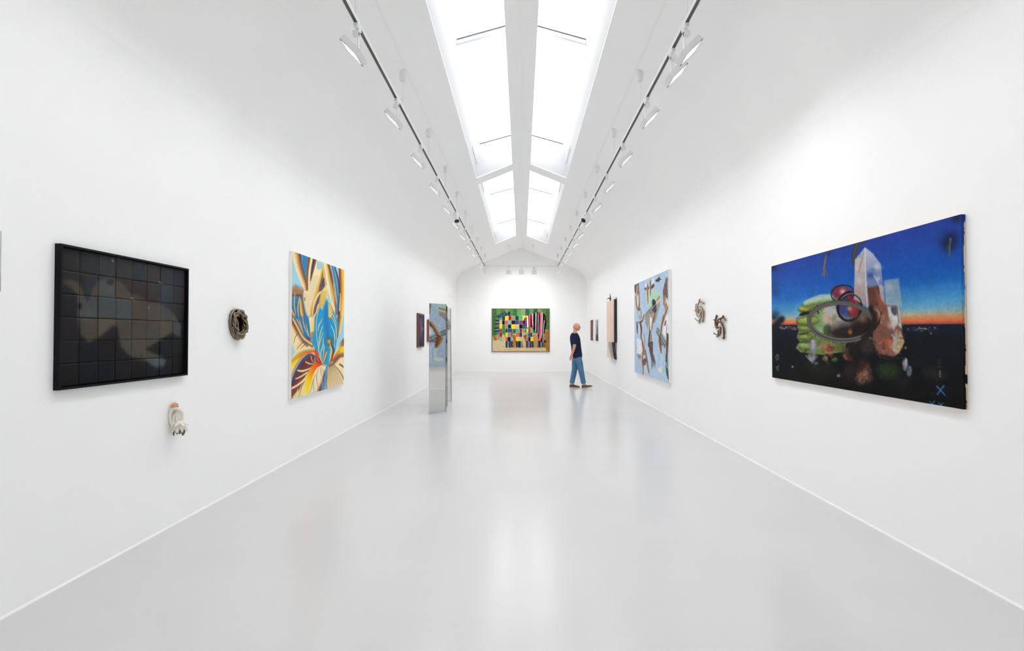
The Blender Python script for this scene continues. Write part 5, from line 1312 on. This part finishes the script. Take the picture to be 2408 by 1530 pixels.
def hand(mb, w, d, side):
    """palm and five fingers; w wrist, d direction down the hand, side = outward normal sign"""
    w = Vector(w); d = Vector(d).normalized(); f = Vector((1, 0, 0)); f = (f - d * f.dot(d)).normalized(); nrm = d.cross(f)
    M = Matrix((f, nrm, d)).transposed()
    mb.ball(w + d * .045, (.040, .015, .052), 12, 8, M); mb.tube([w - d * .02, w + d * .03], [.027, .024], 12)
    for k, (o, L) in enumerate(((.030, .070), (.011, .080), (-.009, .074), (-.028, .058))):
        b = w + d * .085 + f * o; cu = nrm * (-side)
        mb.tube(smooth_path([b - d * .015, b + d * L * .5 + cu * .006, b + d * L * .85 + cu * .022, b + d * L + cu * .034], 4), lerp_list([.0095, .009, .008, .0065], 13), 8)
    b = w + d * .03 + f * .034; cu = nrm * (-side)
    mb.tube(smooth_path([b - f * .012, b + f * .014 + d * .028 + cu * .008, b + f * .012 + d * .062 + cu * .018], 5), lerp_list([.011, .010, .007], 11), 8)
def person():
    PX, PY = 1.469, 13.60
    M_SKIN = mat('skin', '#c8937a', rough=0.5, spec=0.35, var=0.06, vscale=14); M_SHIRT = mat('navy_cotton', '#222a44', rough=0.9, spec=0.1, bump=0.4, bscale=60, var=.08, vscale=8)
    M_JEANS = mat('blue_denim', '#52789a', rough=0.85, spec=0.15, bump=0.4, bscale=120, var=.14, vscale=9); M_SHOE = mat('brown_suede', '#54483e', rough=0.7, var=.2, vscale=14); M_SOLE = mat('tan_sole', '#b5a48c', rough=0.7)
    off = Vector((PX, PY, 0))
    b = MB()
    loft(b, TORSO + [(-.018, 0, 1.54, .055, .058), (-.004, 0, 1.585, .056, .058)])
    hc = Vector((.018, 0, 1.645))
    b.ball(hc, (.096, .076, .105), 20, 14); b.ball((.045, 0, 1.605), (.062, .060, .062), 16, 10); b.ball((.082, 0, 1.565), (.026, .030, .024), 10, 8)       # skull, face, chin
    b.ball((.124, 0, 1.622), (.020, .013, .020), 8, 6); b.ball((.100, 0, 1.665), (.018, .045, .012), 10, 6); b.ball((.104, 0, 1.590), (.012, .022, .010), 8, 6)  # nose, brow, lips
    b.tube([(.110, 0, 1.658), (.132, 0, 1.620)], [.008, .012], 8)
    for s in (-1, 1): b.ball((.002, s * .078, 1.628), (.020, .009, .032), 8, 6); b.ball((.070, s * .040, 1.615), (.022, .018, .022), 8, 6)
    limb(b, [RS, RE, RW], [.052, .043, .028]); limb(b, [LS, LE, LW], [.052, .043, .028])
    hand(b, RW, (-.03, -.01, -.09), -1); hand(b, LW, (.05, -.01, -.09), 1)
    limb(b, [RH, RK, RA], [.080, .056, .040]); limb(b, [LH, LK, LA], [.080, .056, .040])
    b.ball((RA[0] + .06, RA[1], .065), (.10, .035, .030)); b.ball((LA[0] + .06, LA[1], .050), (.10, .035, .030))
    body = link('person', fuse(b, .0085, 'person', 3), M_SKIN, None, True)
    body.location = off
    tag(body, 'bald man in navy t-shirt and jeans walking right, one arm swung back', 'person')
    def child(name, me, m, sm=True):
        o = bpy.data.objects.new(name, me); me.materials.clear(); me.materials.append(m); COL.objects.link(o); o.parent = body
        if sm: me.polygons.foreach_set('use_smooth', [True] * len(me.polygons))
        return o
    s = MB(); loft(s, [(x, y, z, a + .016, c + .014) for (x, y, z, a, c) in TORSO[:-1]] + [(-.030, 0, 1.49, .066, .085)])
    mid = lambda A, B, t: tuple(A[k] + (B[k] - A[k]) * t for k in range(3))
    for S, E in ((RS, RE), (LS, LE)): limb(s, [S, mid(S, E, .4), mid(S, E, .72)], [.066, .064, .062])
    child('t_shirt', fuse(s, .012, 't_shirt', 5), M_SHIRT)
    j = MB(); loft(j, [(.035, 0, .74, .10, .15), (.032, 0, .80, .118, .165), (.030, 0, .87, .128, .174), (.027, 0, .93, .128, .172)])
    for Hh, K, A in ((RH, RK, RA), (LH, LK, LA)):
        Q = smooth_path([(Hh[0], Hh[1], .82), mid(Hh, K, .5), K, mid(K, A, .5), mid(K, A, .93)], 6); j.tube(Q, lerp_list([.098, .094, .076, .070, .068], len(Q)), 16)
    child('jeans', fuse(j, .012, 'jeans', 4), M_JEANS)
    for (A, rx, toe) in ((RA, .135, .028), (LA, .128, .0)):
        x0 = A[0] - .058; L = .28
        def sec(u, zt, w, zb=0.0): return (x0 + L * u, zt, w, zb)
        up = MB(); vs = []; fs = []; S = [(0, .070, .028), (.06, .100, .036), (.22, .118, .040), (.36, .100, .041), (.55, .075, .045), (.78, .058, .047), (.93, .045, .038), (1.0, .030, .020)]
        seg = 12
        for (u, h, w) in S:
            lift = toe * max(0, (u - .3) / .7) * 1.4
            for k in range(seg):
                th = 2 * math.pi * k / seg; cz = math.sin(th)
                vs.append((x0 + L * u, A[1] + w * math.cos(th), .020 + lift + max(0, cz) * (h - .02) + min(0, cz) * .002))
        for i in range(len(S) - 1):
            for k in range(seg): fs.append((i * seg + k, i * seg + (k + 1) % seg, (i + 1) * seg + (k + 1) % seg, (i + 1) * seg + k))
        fs.append(tuple(range(seg))[::-1]); fs.append(tuple((len(S) - 1) * seg + k for k in range(seg)))
        up.add(vs, fs); sh = child('shoe', up.mesh('shoe'), M_SHOE)
        so = MB(); vs = []; fs = []; 
        for (u, h, w) in S:
            lift = toe * max(0, (u - .3) / .7) * 1.4
            for sy in (-1, 1):
                for z in (0.0, .022): vs.append((x0 + L * u, A[1] + sy * (w + .004), z + lift))
        for i in range(len(S) - 1):
            o = 4 * i; fs += [(o, o + 4, o + 5, o + 1), (o + 2, o + 3, o + 7, o + 6), (o + 1, o + 5, o + 7, o + 3), (o, o + 2, o + 6, o + 4)]
        fs += [(0, 1, 3, 2), tuple(4 * (len(S) - 1) + k for k in (2, 3, 1, 0))]
        so.add(vs, fs); sm = so.mesh('sole'); sm.materials.append(M_SOLE)
        o = bpy.data.objects.new('sole', sm); COL.objects.link(o); o.parent = sh
        la = MB()
        for k in range(4): la.tube([(x0 + L * (.40 + .07 * k), A[1] - .026, .102 - .013 * k + toe * .1 * k), (x0 + L * (.42 + .07 * k), A[1] + .026, .102 - .013 * k + toe * .1 * k)], .0035, 5)
        lm = la.mesh('laces'); lm.materials.append(M_SOLE); o = bpy.data.objects.new('laces', lm); COL.objects.link(o); o.parent = sh
    for sgn in (-1, 1):
        e = MB(); e.ball((.098, sgn * .032, 1.648), .011, 8, 6); child('eye', e.mesh('eye'), mat('eye_dark', '#3a2c26', rough=0.3))
person()
